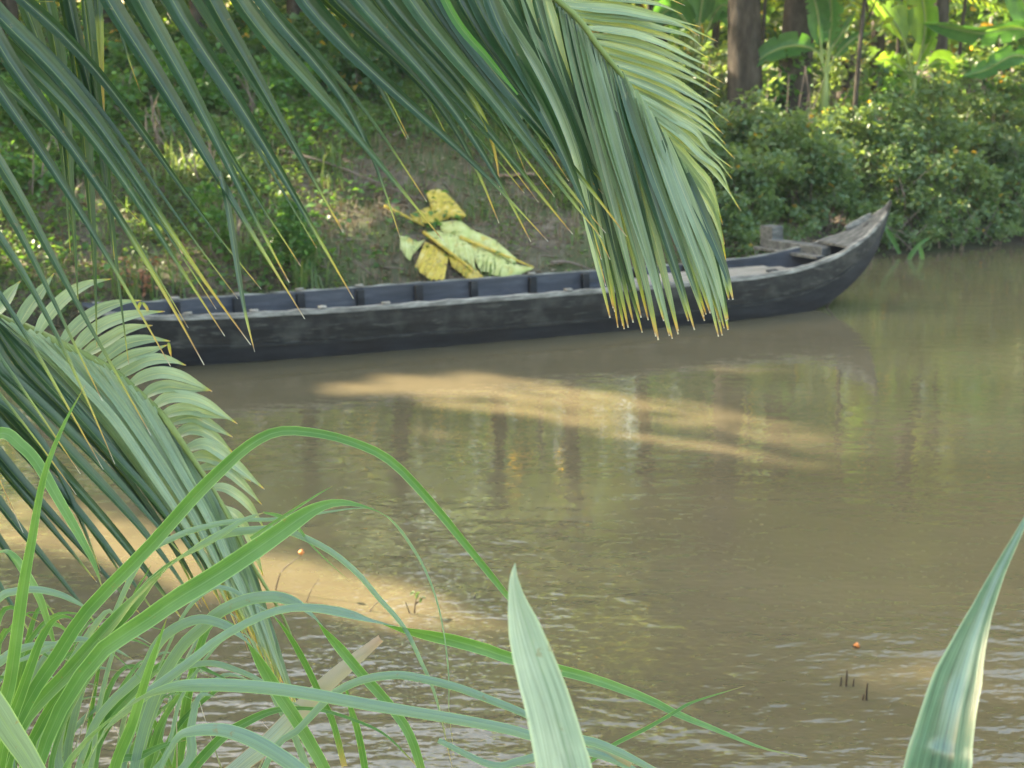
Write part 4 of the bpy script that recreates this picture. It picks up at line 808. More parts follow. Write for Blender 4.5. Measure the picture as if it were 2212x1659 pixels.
# ------------------------------------------------------------------ far bank: ground cover, litter, fallen leaves
rng = np.random.default_rng(5)
def bank_points(n, x0, x1, t0, t1, rng, dens=None):
    x = rng.uniform(x0, x1, n); t = t0 + (t1 - t0) * rng.random(n) ** .8; y = shore(x) + t
    if dens is not None: k = rng.random(n) < dens(x, y); x, y = x[k], y[k]
    return np.stack([x, y, ground(x, y)], 1)
C = bank_points(9000, -8, 3.5, .02, 6, rng); C[:, 2] += .01
o = leaf_obj('leaf_litter', C, rng.uniform(.03, .1, len(C)), M['litter'], upbias=3.0, rng=rng); tag(o, 'dry brown leaves and bits littering the muddy far bank', 'leaf litter', kind='stuff')
dn = lambda x, y: np.clip((vnoise(x * .9, y * .9, 8) - .38) * 4 + np.where(x < -1.6, .8, 0) + .25 - np.where((x > -1.3) & (x < 2.5) & (y < shore(x) + 1.8), .8, 0), .08, 1)
C = bank_points(110000, -8, 3.2, .05, 7, rng, dn); C[:, 2] += rng.random(len(C)) ** 1.5 * .2 * (.4 + vnoise(C[:, 0] * 2, C[:, 1] * 2, 12))
o = leaf_obj('ground_cover', C, rng.uniform(.025, .07, len(C)), M['cover'], upbias=1.2, aspect=.7, rng=rng); tag(o, 'low creeping green plants covering the far bank', 'ground cover', kind='stuff')
C = bank_points(15000, -8, 1.2, .3, 6.5, rng, lambda x, y: np.clip((vnoise(x * 1.3, y * 1.3, 18) - .45) * 4 - np.where(x > -1.2, .5, 0), 0, 1)); C[:, 2] += rng.random(len(C)) * .32 * vnoise(C[:, 0] * 2.2, C[:, 1] * 2.2, 19)
o = leaf_obj('broad_leaved_weeds', C, rng.uniform(.06, .12, len(C)), M['weed'], upbias=1.0, aspect=.75, rng=rng); tag(o, 'broad leaved green weeds spreading over the left part of the bank', 'weeds', kind='stuff')
# thin grass on the bank
def grass_mesh(C, h, rng, wd=.012):
    n = len(C); az = rng.uniform(0, 6.283, n); d = np.stack([np.cos(az), np.sin(az), 0 * az], 1); s = np.stack([-np.sin(az), np.cos(az), 0 * az], 1) * wd
    h = h[:, None]; up = np.array([0, 0, 1.]); le = rng.uniform(.2, .9, n)[:, None]
    P = [C - s, C + s, C + up * h * .6 + d * h * le * .25 + s * .8, C + up * h * .6 + d * h * le * .25 - s * .8, C + up * h * .85 + d * h * le * .9]
    V = np.stack(P, 1).reshape(-1, 3); b_ = (np.arange(n) * 5)[:, None, None]
    return V, (np.array([[(0, 1, 2), (0, 2, 3), (3, 2, 4)]]) + b_).reshape(-1, 3)
cl = bank_points(430, -8, 3.4, .1, 7, rng, lambda x, y: np.clip(dn(x, y) + .1, 0, 1)); C = np.repeat(cl, 16, 0) + rng.normal(size=(len(cl) * 16, 3)) * [.07, .07, 0]
V, F = grass_mesh(C, rng.uniform(.06, .3, len(C)), rng, .008); o = mesh('bank_grass', V, F, M['grass_far']); tag(o, 'wispy grass growing on the slope of the far bank', 'grass', kind='stuff')
C = bank_points(14000, -7, 3.4, .0, 5.0, rng); V, F = grass_mesh(C, rng.uniform(.05, .2, len(C)), rng, .004); o = mesh('dry_grass', V, F, M['litter']); tag(o, 'short dry grass and rootlets on the eroded mud', 'dry grass', kind='stuff')

def clump_pts(c, rad, nclump, per, rng, k=.3): 
    P, K = crown_points(np.array(c), np.array(rad), nclump, per, rng, .35); return P, K
def bush(name, label, x, y, rad, nclump, per, leaf, mat, seed, group=None, cat='bush', stems=8, fine=False, aspect=.6, upb=.5, lift=.9, drop=True):
    rng = np.random.default_rng(seed); rs = random.Random(seed); z = float(ground(x, y)); B = (x, y, z)
    o = empty(name, B, label=label, cat=cat, group=group)
    P, K = clump_pts((x, y, z + rad[2] * lift), rad, nclump, per, rng); g0 = ground(P[:, 0], P[:, 1]) ; P = P[P[:, 2] > np.maximum(g0, 0) + .02]; P = filt(P, rng)
    leaf_obj('foliage', P, leaf * (.6 + .8 * rng.random(len(P))), mat, o, fine=fine, aspect=aspect, upbias=upb, rng=rng)
    mb = MB()
    for q in range(stems):
        e = Vector(K[rs.randrange(len(K))]) + Vector((0, 0, .1)); b0 = Vector((x + rs.uniform(-.5, .5) * rad[0], y + rs.uniform(-.5, .3) * rad[1], z - .1)); b0.z = float(ground(b0.x, b0.y)) - .1
        mb.add(*tube([b0, b0.lerp(e, .5) + Vector((rs.uniform(-.1, .1), rs.uniform(-.1, .1), .05)), e], [.012, .008, .003], 5, 8))
    mb.build('stems', M['stem'], o, world=True)
    return o
# hedge of waterside shrubs on the right: (px, top row, depth offset behind the shore, width, material, leaf, label)
HB = [(1625, 330, .5, .55, 'hedge', .06, 'low dark green shrub behind the deck planks of the boat'),
 (1700, 250, 1.0, .6, 'hedge_light', .075, 'light green shrub above the post block of the boat'),
 (1800, 300, .55, .55, 'hedge', .06, 'dark shrub directly behind the end deck of the boat'),
 (1880, 215, 1.1, .65, 'hedge', .07, 'tall bluish green shrub left of the thin grey sapling foot'),
 (1950, 330, .45, .6, 'hedge', .06, 'dense shrub just right of the boat tip'),
 (2010, 200, 1.2, .65, 'hedge_light', .075, 'tall light shrub at the foot of the bright banana plant'),
 (2075, 340, .5, .55, 'hedge_light', .06, 'pale shrub hanging over the water near the leaning reeds'),
 (2150, 230, 1.1, .7, 'hedge', .07, 'tall shrub with dark hollows close to the right edge'),
 (2215, 320, .5, .6, 'hedge', .06, 'lower dark shrub at the right edge over the water'),
 (2290, 200, 1.2, .8, 'hedge_light', .075, 'tall shrub just beyond the right edge'),
 (1600, 215, 1.8, .6, 'hedge', .07, 'shrub below the left thick trunk'),
 (1745, 195, 2.1, .6, 'hedge_light', .075, 'shrub at the foot of the small banana plant'),
 (1560, 420, .35, .4, 'hedge', .05, 'small shrub half hidden by the palm leaflet tips'),
 (2110, 190, 2.1, .7, 'hedge_light', .075, 'shrub under the dark hanging banana leaf'),
 (1500, 300, 1.4, .6, 'hedge', .065, 'shrub behind the palm frond tips, at the end of the bare bank')]
for q, (px, top, dt, wr, mt, lf, lab) in enumerate(HB):
    y = 16.0
    for _ in range(8): x = at(px, 300, y).x; y = float(shore(x)) + dt + .2
    zt = at(px, top, y).z; zg = float(ground(x, y)); hr = max(.35, (zt - zg) / 1.75)
    bush('shrub', lab, x, y, (wr * 1.1, wr * .62, hr), 52, 52, lf * 1.2, M[mt], 100 + q, group='shrubs along the right bank', stems=10)
# leafy weeds at the waterline
for q, (px, t, lab) in enumerate([(1600, .1, 'low weeds beside the deck planks'), (1700, .12, 'low weeds under the post block'), (1860, .1, 'low weeds behind the boat tip'), (1960, .08, 'low weeds right of the boat tip'), (2050, .1, 'low weeds under the leaning reeds'), (2140, .08, 'low weeds near the right edge'), (2220, .1, 'low weeds at the right edge')]):
    y = 16.0
    for _ in range(8): x = at(px, 480, y).x; y = float(shore(x)) + t
    bush('weed_patch', lab, x, y, (.45, .25, .28), 16, 60, .05, M['hedge'], 150 + q, group='weeds along the waterline', stems=5, cat='weeds')
# looser light green growth rising behind the hedge
TG = [(1590, 110, 19.0, .5, 'loose light growth left of the thick trunks'), (1675, 120, 18.9, .35, 'loose light growth in front of the gap between the thick trunks'), (1800, 110, 19.3, .5, 'loose light growth behind the small banana plant'), (1900, 130, 18.9, .45, 'loose light growth between the sapling and the bright banana plant'),
 (2075, 120, 19.2, .5, 'loose light growth right of the slim trunk'), (2160, 90, 19.3, .6, 'loose light growth under the wide dark banana leaf'), (2240, 110, 19.0, .6, 'loose light growth at the right edge behind the hedge'), (1980, 150, 20.0, .5, 'loose light growth behind the bright banana plant'), (1625, 105, 18.1, .45, 'loose growth covering the foot of the left thick trunk'), (1720, 110, 18.2, .42, 'loose growth covering the foot of the right thick trunk'), (2040, 120, 19.6, .35, 'loose growth covering the foot of the slim trunk')]
for q, (px, top, y, wr, lab) in enumerate(TG):
    x = at(px, 300, y).x; zt = at(px, top, y).z; zg = float(ground(x, y)); hr = max(.4, (zt - zg) / 1.7)
    bush('tall_weed', lab, x, y, (wr, wr * .6, hr), 34, 22, .11, M['weed' if q % 2 else 'hedge_light'], 250 + q, group='loose growth behind the shrubs', stems=12, cat='weeds', aspect=.5)
# undergrowth on the left and behind
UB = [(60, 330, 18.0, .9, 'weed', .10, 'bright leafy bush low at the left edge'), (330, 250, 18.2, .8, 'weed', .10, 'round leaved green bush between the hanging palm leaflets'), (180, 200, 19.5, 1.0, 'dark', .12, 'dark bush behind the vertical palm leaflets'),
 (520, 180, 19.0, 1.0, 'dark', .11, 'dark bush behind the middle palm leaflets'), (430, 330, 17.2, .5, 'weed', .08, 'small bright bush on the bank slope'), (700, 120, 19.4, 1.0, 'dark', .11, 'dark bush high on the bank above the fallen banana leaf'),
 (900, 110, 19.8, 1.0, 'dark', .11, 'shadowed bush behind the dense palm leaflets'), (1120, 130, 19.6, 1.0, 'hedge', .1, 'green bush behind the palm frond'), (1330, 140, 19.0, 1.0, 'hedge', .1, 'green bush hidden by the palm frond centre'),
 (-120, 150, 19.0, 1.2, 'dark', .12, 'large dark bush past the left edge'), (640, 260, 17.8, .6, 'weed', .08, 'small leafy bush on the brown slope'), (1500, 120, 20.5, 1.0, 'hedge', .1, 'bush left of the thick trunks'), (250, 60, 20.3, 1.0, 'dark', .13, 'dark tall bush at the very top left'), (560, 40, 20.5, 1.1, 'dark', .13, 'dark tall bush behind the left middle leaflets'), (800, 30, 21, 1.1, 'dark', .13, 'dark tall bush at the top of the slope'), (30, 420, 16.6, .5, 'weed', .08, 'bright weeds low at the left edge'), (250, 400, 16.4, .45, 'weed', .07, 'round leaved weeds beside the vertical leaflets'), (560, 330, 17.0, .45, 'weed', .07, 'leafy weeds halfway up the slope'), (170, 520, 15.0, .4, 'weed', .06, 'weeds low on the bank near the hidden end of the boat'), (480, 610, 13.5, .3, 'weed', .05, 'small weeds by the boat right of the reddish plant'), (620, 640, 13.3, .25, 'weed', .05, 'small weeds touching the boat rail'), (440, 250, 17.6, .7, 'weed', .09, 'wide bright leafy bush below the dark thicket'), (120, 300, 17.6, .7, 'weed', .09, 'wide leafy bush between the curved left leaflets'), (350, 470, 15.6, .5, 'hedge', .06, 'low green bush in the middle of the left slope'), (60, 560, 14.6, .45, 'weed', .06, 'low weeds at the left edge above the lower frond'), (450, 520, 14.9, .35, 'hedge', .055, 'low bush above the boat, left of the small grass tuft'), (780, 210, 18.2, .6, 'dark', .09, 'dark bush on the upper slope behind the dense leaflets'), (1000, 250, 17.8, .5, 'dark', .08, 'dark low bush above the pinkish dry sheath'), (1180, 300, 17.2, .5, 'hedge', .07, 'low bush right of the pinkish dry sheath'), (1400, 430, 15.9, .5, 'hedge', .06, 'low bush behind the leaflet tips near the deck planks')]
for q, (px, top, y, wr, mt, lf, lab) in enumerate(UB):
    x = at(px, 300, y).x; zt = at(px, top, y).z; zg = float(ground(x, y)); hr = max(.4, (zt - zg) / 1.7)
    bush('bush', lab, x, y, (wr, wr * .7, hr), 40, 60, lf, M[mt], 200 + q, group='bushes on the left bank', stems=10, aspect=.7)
# tall grass tufts on the bank
for q, (px, py, lab) in enumerate([(655, 620, 'tuft of narrow grass on the slope, left of the fallen banana leaf'), (520, 560, 'tuft of narrow grass among creeping plants'), (380, 400, 'tall light green grass tuft under the palm leaflets'), (720, 380, 'grass tuft high on the brown slope'), (330, 640, 'small grass tuft close to the boat'), (1240, 470, 'grass tuft half hidden by leaflet tips')]):
    P = on_ground(px, py); rg = np.random.default_rng(300 + q); n_ = 34
    C = np.array(P) + rg.normal(size=(n_, 3)) * [.12, .12, 0]; C[:, 2] = ground(C[:, 0], C[:, 1]); V, F = grass_mesh(C, rg.uniform(.2, .6, n_), rg, .009)
    o = mesh('grass_tuft', V, F, M['grass_far']); tag(o, lab, 'grass', 'grass tufts on the bank')
mb = MB()
for q in range(60):
    x = rng.uniform(-2.5, 2.6); y = float(shore(x)) + rng.uniform(.1, 3.2); p_ = [Vector((x, y, 0))]
    d_ = Vector((rng.normal(), rng.normal() * .5, 0)).normalized()
    for k in range(3): p_.append(p_[-1] + d_ * rng.uniform(.08, .25) + Vector((rng.normal() * .04, rng.normal() * .04, 0)))
    for k_ in p_: k_.z = float(ground(k_.x, k_.y)) + .012
    mb.add(*tube(p_, [.008, .007, .005, .002], 5, 8))
o = mb.build('roots', M['stem']); tag(o, 'thin roots and broken twigs scattered over the brown slope', 'roots', kind='stuff')
# reddish dried seedlings
P = on_ground(300, 640); rg = np.random.default_rng(9); mb = MB(); lc = []
o = empty('dried_plant', P, label='reddish brown dried plant standing on the bank behind the boat at the left', cat='dried plant')
for q in range(9):
    b0 = P + Vector((rg.uniform(-.2, .2), rg.uniform(-.1, .1), -.02)); e = b0 + Vector((rg.uniform(-.12, .12), 0, rg.uniform(.2, .42))); mb.add(*tube([b0, b0.lerp(e, .5), e], [.007, .006, .003], 5, 6))
    for k in range(12): lc.append(b0.lerp(e, rg.uniform(.3, 1)))
mb.build('stems', M['twig'], o, world=True); leaf_obj('dry_leaves', np.array(lc), .06, M['rust'], o, rng=rg)

# fallen banana leaf (yellow and pale green, torn) on the bank above the boat
D4 = lambda x, y: (758 + x * .2466, 363.8 + y * .2466)
fl = empty('fallen_banana_leaf', on_ground(*D4(900, 700)), label='torn yellow and pale green banana leaf lying on the muddy bank above the boat', cat='fallen leaf')
def sheet(ea, eb, mat, name, lift, seed):
    rg = random.Random(seed); n_ = 18
    A_ = catmull([D4(*p) for p in ea], n_); B_ = catmull([D4(*p) for p in eb], n_); V = []; F = []
    for i in range(n_ + 1):
        rag = rg.uniform(-.06, .1) if i % 2 else 0
        for j in range(5):
            t = j / 4 * (1 + rag); px, py = A_[i] * (1 - t) + B_[i] * t
            P = on_ground(px, py, lift + .03 * math.sin(j / 4 * math.pi) + .012 * math.sin(i * 1.9))
            V.append(P)
    off = len(V); V += [v - Vector((0, .003, .003)) for v in V]
    for i in range(n_):
        for j in range(4):
            q = (i * 5 + j, i * 5 + j + 1, i * 5 + j + 6, i * 5 + j + 5); F.append(q); F.append(tuple(off + k for k in q[::-1]))
    return mesh(name, V, F, mat, fl, world=True)
sheet([(660, 200), (780, 185), (900, 280), (1010, 410)], [(690, 310), (730, 390), (820, 420), (990, 432)], M['yellow'], 'leaf_piece', .10, 1)
sheet([(520, 400), (640, 350), (760, 330), (870, 370)], [(540, 440), (650, 480), (760, 460), (860, 440)], M['yellow'], 'leaf_piece', .07, 2)
sheet([(430, 590), (500, 600), (580, 640), (650, 620)], [(430, 700), (510, 800), (540, 760), (590, 700)], M['palegreen'], 'leaf_piece', .06, 3)
sheet([(650, 640), (740, 680), (800, 720), (855, 770)], [(560, 860), (620, 920), (690, 960), (820, 965)], M['yellow'], 'leaf_piece', .07, 4)
sheet([(660, 560), (800, 545), (950, 600), (1060, 680)], [(700, 620), (850, 730), (1000, 800), (1090, 880)], M['palegreen'], 'leaf_piece', .09, 5)
sheet([(850, 730), (950, 760), (1080, 860), (1170, 960)], [(880, 850), (930, 890), (1000, 950), (1020, 970)], M['yellow'], 'leaf_piece', .06, 6)
sheet([(950, 600), (1100, 650), (1260, 745), (1420, 830), (1600, 868)], [(1080, 780), (1130, 880), (1260, 930), (1400, 948), (1570, 892)], M['palegreen'], 'leaf_piece', .08, 7)
sheet([(780, 470), (950, 460), (1070, 540), (1250, 620), (1320, 675), (1450, 790)], [(790, 545), (960, 600), (1100, 650), (1240, 735), (1320, 775), (1440, 835)], M['palegreen'], 'leaf_piece', .09, 8)
for a, b_ in (((640, 560), (1165, 962)), ((955, 600), (1605, 868)), ((300, 330), (640, 500))):
    pts = [on_ground(*D4(a[0] + (b_[0] - a[0]) * t, a[1] + (b_[1] - a[1]) * t), .12) for t in np.linspace(0, 1, 6)]
    MB().add(*tube(pts, [.02, .018, .016, .013, .01, .006], 7, 18)).build('midrib', M['yellow'], fl, world=True)
# other dropped leaves / sheath
P = on_ground(1108, 384); V, F = beam(P + Vector((-.22, 0, .02)), P + Vector((.24, .03, .05)), .13, .02, bev=.008, wob=.012, seg=8)
o = mesh('dry_palm_sheath', V, F, roughmat('pinkish_dry_sheath', [(.3, .17, .12), (.42, .28, .22)], (8, 8, 8), .8)); tag(o, 'pinkish brown dry sheath lying on the slope behind the leaflet tips', 'dry leaf')
# branches lying on the bank
for q, (a, b_, lab) in enumerate([((600, 330), (900, 440), 'thin grey stick lying across the brown slope'), ((1190, 575), (1290, 600), 'pale stick at the water edge right of the fallen leaf'), ((850, 300), (1010, 250), 'dark fallen branch high on the slope')]):
    A_ = on_ground(*a) + Vector((0, 0, .04)); B_ = on_ground(*b_) + Vector((0, 0, .06)); o = MB().add(*tube([A_, A_.lerp(B_, .4) + Vector((0, 0, .04)), B_], [.018, .014, .006], 6, 12)).build('stick', M['stem']); tag(o, lab, 'stick')

# ------------------------------------------------------------------ banana plants
def banana(label, px, py, Y, leaves_, stalk_h, group='banana plants on the right bank', r=.05, mt='banana'):
    """leaves_: list of (points, width m, twist) with points as pixel and depth offset"""
    base = at(px, py, Y); zg = float(ground(base.x, Y)); B = Vector((base.x, Y, zg))
    o = empty('banana_plant', B, label=label, cat='banana plant', group=group)
    top = base + Vector((0, 0, 0))
    V, F = tube([B - Vector((0, 0, .2)), B.lerp(top, .5), top, top + Vector((0, 0, stalk_h))], [r * 1.5, r * 1.2, r, r * .5], 10, 14); mesh('stalk', V, F, M['banana_stalk'], o, world=True)
    for pts, wd, tw in leaves_:
        P = [at(x, y, Y + d) for x, y, d in pts]; n_ = len(P)
        Q = catmull(P, 30)
        V, F = tube(Q[:28], np.linspace(.02, .006, 28), 6); pet = None
        k0 = 9
        V2, F2, UV = ribbon([Vector(q) for q in Q[k0:]], [wd * f for f in (.25, .8, 1, 1, .95, .8, .5, .08)], tw, .3, 36)
        V2 = np.array(V2)
        rs = random.Random(int(wd * 1000) + n_)
        for i in range(37):               # torn edges
            if rs.random() < .25: k = rs.choice((0, 4)); V2[i * 5 + k] += (V2[i * 5 + 2] - V2[i * 5 + k]) * rs.uniform(.3, .7)
        mesh('leaf', V2, F2, M[mt], o, uv=UV, world=True)
        mesh('leaf_stalk', V, F, M['banana_stalk'], o, world=True)
    return o
banana('small banana plant with one leaf arching down left in front of the thick trunks', 1782, 200, 18.6,
  [([(1782, 165, 0), (1770, 120, 0), (1740, 100, .1), (1700, 100, .1), (1660, 115, .1), (1612, 150, .1)], .34, (-30, -10)), ([(1785, 165, 0), (1800, 130, 0), (1825, 100, 0), (1850, 80, 0), (1880, 70, 0)], .14, (0, 20)),
   ([(1783, 160, 0), (1790, 100, 0), (1795, 40, 0), (1790, -30, .1), (1780, -90, .1)], .36, (10, 20)), ([(1784, 165, 0), (1795, 110, 0), (1820, 70, 0), (1850, 20, 0)], .12, (30, 30)), ([(1780, 160, 0), (1772, 90, 0), (1765, 20, 0), (1745, -40, 0)], .3, (-20, 0))], .25)
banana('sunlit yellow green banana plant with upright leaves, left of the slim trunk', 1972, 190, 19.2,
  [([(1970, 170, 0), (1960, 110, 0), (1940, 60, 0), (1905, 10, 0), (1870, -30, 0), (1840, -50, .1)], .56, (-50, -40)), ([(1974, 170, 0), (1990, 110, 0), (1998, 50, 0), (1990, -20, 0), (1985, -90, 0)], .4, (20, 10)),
   ([(1970, 172, 0), (1950, 150, 0), (1920, 130, 0), (1890, 128, 0)], .26, (-10, 0)), ([(1975, 172, 0), (2010, 140, 0), (2040, 130, 0), (2070, 160, 0)], .26, (0, 10)), ([(1974, 165, 0), (1985, 130, 0), (2005, 90, 0), (2020, 40, 0)], .3, (20, 30))], .3, mt='banana_lit')
banana('banana plant with a wide dark leaf hanging across to a bright tip at the right', 2260, 170, 18.8,
  [([(2262, 140, 0), (2250, 95, 0), (2220, 68, 0), (2185, 62, 0), (2120, 72, 0), (2050, 60, 0), (1995, 50, 0)], .36, (30, 50, 40)), ([(2262, 150, 0), (2230, 130, 0), (2190, 120, 0), (2130, 150, 0), (2080, 165, 0)], .28, (0, -20)), ([(2265, 150, 0), (2290, 80, 0), (2280, 0, 0), (2250, -90, 0)], .4, (10, 10)), ([(2262, 150, 0), (2230, 60, 0), (2200, -20, 0), (2150, -80, 0)], .4, (10, 10))], .35)
banana('dim banana plant deep in the grove left of the thick trunks', 1510, 160, 21.5,
  [([(1512, 130, 0), (1530, 60, 0), (1560, 10, 0), (1590, 40, 0), (1600, 110, 0)], .45, (10, 10)), ([(1510, 130, 0), (1490, 60, 0), (1450, 20, 0), (1400, 60, 0)], .4, (-10, 0)), ([(1510, 130, 0), (1512, 40, 0), (1530, -60, 0), (1560, -120, 0)], .45, (0, 20))], .3)
# background coconut palm, feathery lit frond at upper right
bp = empty('coconut_palm', (5.6, 24.0, float(ground(5.6, 24))), label='young coconut palm deep in the grove at the upper right, with light green feathery fronds', cat='palm tree')
B = bp.location; V, F = tube([B - Vector((0, 0, .2)), B + Vector((0, 0, .6)), B + Vector((0, 0, 1.2))], [.2, .16, .1], 10, 8); mesh('trunk', V, F, M['bark'], bp, world=True)
for q, (ex, ez, ey) in enumerate([(-2.4, .9, -1.2), (-2.0, 2.0, -1.6), (-1.2, 3.0, -1.0), (.6, 3.2, -.6), (1.8, 2.2, -1.5), (2.6, 1.0, 0), (-2.2, .1, -2.0), (0, 1.4, -2.6)]):
    s0 = B + Vector((0, 0, 1.1)); e = s0 + Vector((ex, ey, ez * .6 + .2)); mdl = s0.lerp(e, .5) + Vector((0, 0, .55)); R_ = catmull([s0, mdl, e, e + Vector((ex * .2, ey * .2, -.5))], 40)
    V, F = tube(R_, np.linspace(.02, .004, 41), 6); fr = mesh('frond', V, F, M['rachis'], bp, world=True)
    Vs = []; Fs = []
    for i in range(5, 41):
        t = R_[min(i + 1, 40)] - R_[i - 1]; t /= np.linalg.norm(t); sd_ = np.cross(t, (0, 0, 1)); sd_ /= np.linalg.norm(sd_)
        for s_ in (-1, 1):
            L_ = .65 * (1 - abs(i - 20) / 34); p0 = R_[i]; p1 = p0 + sd_ * s_ * L_ * .5 + t * L_ * .35; p2 = p0 + sd_ * s_ * L_ * .8 + t * L_ * .7 + np.array((0, 0, -.28)) * L_
            wv = t * .02; o_ = len(Vs); Vs += [p0 - wv, p0 + wv, p1 + wv, p1 - wv, p2]; Fs += [(o_, o_ + 1, o_ + 2, o_ + 3), (o_ + 3, o_ + 2, o_ + 4)]
    mesh('leaflets', Vs, Fs, M['crown'], fr, world=True)

# ------------------------------------------------------------------ trees on the far bank
def px_tree(px, y, wpx, h, crad, nclump, per, leaf, mat, label, seed, lean=(0, 0), group='trees on the far bank', name='tree', aspect=.6, hf=.77):
    nclump = int(nclump * 1.4); per = int(per * 1.3)
    h = h * hf
    x = at(px, 60, y).x; z = float(ground(x, y)); r = wpx * PX * y / 2
    return tree(name, label, (x, y, z), h, r, crad, h - crad[2] * .45, nclump, per, leaf, mat, group, lean, seed=seed, aspect=aspect)
px_tree(1622, 18.8, 72, 9.0, (2.2, 2.0, 1.8), 60, 110, .26, M['crown'], 'thick dark tree trunk at the top, left of the pair', 1, hf=.97)
px_tree(1712, 19.0, 70, 9.8, (2.2, 2.0, 1.8), 60, 110, .26, M['crown'], 'thick dark tree trunk at the top, right of the pair', 2, hf=.95)
px_tree(2036, 20.6, 40, 9.0, (2.2, 2.0, 1.7), 60, 110, .24, M['crown'], 'slim straight trunk between the bright banana plant and the dark hanging leaf', 3, hf=.98)
px_tree(1858, 18.0, 11, 5.6, (1.1, 1.0, 1.2), 22, 60, .18, M['crown'], 'very thin grey sapling rising between the two banana plants', 4, lean=(.15, 0), name='sapling')
px_tree(1545, 23.5, 16, 8.0, (2.0, 2, 2), 40, 90, .22, M['crown'], 'thin trunk deep in the grove left of the thick pair', 5)
px_tree(2290, 22.0, 30, 9.5, (2.6, 2.2, 2.6), 60, 110, .25, M['crown'], 'tree just past the right edge', 6)
px_tree(1430, 24.0, 34, 9.6, (2.8, 2.2, 2.6), 60, 110, .25, M['crown'], 'tree deep in the grove behind the palm frond tips', 14)
px_tree(1060, 24.5, 34, 9.4, (2.8, 2.2, 2.6), 60, 110, .25, M['crown'], 'tree deep in the grove behind the dense leaflets', 15)
px_tree(640, 24.0, 34, 9.6, (3.0, 2.2, 2.8), 60, 110, .26, M['crown'], 'tree deep in the grove above the brown slope', 16)
px_tree(230, 24.0, 34, 9.8, (3.0, 2.2, 2.8), 60, 110, .26, M['crown'], 'tree deep in the grove behind the vertical leaflets', 17)
px_tree(1250, 22.5, 36, 8.4, (2.6, 2.2, 2.2), 60, 110, .25, M['crown'], 'tree behind the middle of the palm frond', 7)
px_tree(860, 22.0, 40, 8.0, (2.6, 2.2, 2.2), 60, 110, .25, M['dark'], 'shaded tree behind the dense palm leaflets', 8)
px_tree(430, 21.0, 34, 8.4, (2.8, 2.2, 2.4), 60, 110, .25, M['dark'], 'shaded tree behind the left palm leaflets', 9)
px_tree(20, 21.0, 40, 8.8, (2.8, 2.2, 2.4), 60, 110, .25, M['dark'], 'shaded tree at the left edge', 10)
px_tree(1900, 26.0, 30, 10.5, (3.0, 2.2, 2.4), 60, 110, .27, M['crown'], 'tall tree far back above the bright banana plant', 12)
px_tree(2500, 24.0, 40, 10.5, (3.0, 2.6, 3.0), 60, 110, .27, M['crown'], 'tree well past the right edge', 13)
px_tree(1960, 20.4, 9, 6.6, (1.0, .8, 1.5), 26, 40, .22, M['crown'], 'slender young tree with yellow green sunlit leaves above the bright banana plant', 31, name='young_tree')
px_tree(2200, 20.2, 9, 6.4, (1.1, .8, 1.5), 26, 40, .22, M['crown'], 'slender young tree with yellow green leaves above the right edge', 32, name='young_tree')
px_tree(1650, 21.4, 9, 7.4, (1.5, .9, 1.6), 34, 40, .22, M['crown'], 'slender young tree with yellow green leaves above the thick trunks', 34, name='young_tree')
px_tree(2080, 21.6, 9, 7.0, (1.4, .9, 1.6), 34, 40, .22, M['crown'], 'slender young tree with yellow green leaves right of the slim trunk', 35, name='young_tree')
px_tree(1180, 21.4, 9, 7.2, (1.5, .9, 1.6), 34, 40, .22, M['crown'], 'slender young tree with yellow green leaves above the frond middle', 36, name='young_tree')
px_tree(1400, 20.4, 9, 6.6, (1.1, .8, 1.4), 26, 40, .22, M['crown'], 'slender young tree with yellow green leaves above the palm frond', 33, name='young_tree')
# the dark wood behind
rg = np.random.default_rng(21)
def wood(name, label, x0, x1, y0, y1, z0, z1, n, leaf, mat, gap=.46):
    C = np.stack([rg.uniform(x0, x1, n), rg.uniform(y0, y1, n), z0 + (z1 - z0) * rg.random(n)], 1)
    k = vnoise(C[:, 0] * .8 + C[:, 1] * .3, C[:, 2] * .9, 31) + .5 * vnoise(C[:, 0] * 2.3, C[:, 2] * 2.1 + C[:, 1], 32) > gap + .25 * (C[:, 2] > 5) * (C[:, 2] - 5) / 4
    C = filt(C[k], rg); o = leaf_obj(name, C, leaf * (.6 + .8 * rg.random(len(C))), mat, rng=rg, aspect=.5); tag(o, label, 'undergrowth', kind='stuff')
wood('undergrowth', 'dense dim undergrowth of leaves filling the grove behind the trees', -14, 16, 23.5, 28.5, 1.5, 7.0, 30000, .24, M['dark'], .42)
wood('far_wood', 'far green wood closing the view behind the grove', -30, 34, 30, 37, 1.5, 12.5, 60000, .5, M['crown'], .2)

# ------------------------------------------------------------------ unseen trees added at the left, crowns shaped to shade the water
sh = [(-10.5, 9.5), (-12.5, 14.5), (-15.5, 10), (-17, 17), (-13, 19.5), (-19.5, 13.5), (-11.5, 5.0), (-15.5, 5.5), (-20, 21), (-22, 9), (-10.5, 1.0), (-14.5, .5), (-18, 1.5), (-9.5, 17.8), (-15, 23.5), (-22.5, 16.5)]
SHL = ['unseen large tree added to shade the water, %s' % s for s in ('nearest the boat', 'inland of the boat', 'in the middle of the stand', 'back row middle', 'back row near the grove', 'farthest from the water', 'where the canal ends', 'beside the canal end', 'back corner of the stand', 'outermost in the near row', 'closest to the near bank', 'on the near bank, second from the water', 'on the near bank, deepest inland', 'at the corner where the bank turns', 'against the far wood', 'outermost in the far row')]
for q, (x, y) in enumerate(sh):
    tree('shade_tree', SHL[q], (x, y, float(ground(x, y))), 8.6, .22, (3.3, 3.0, 2.7), 7.3, 170, 60, .31, M['crown'], 'unseen trees added for shade', seed=400 + q, split=True, aspect=.62)

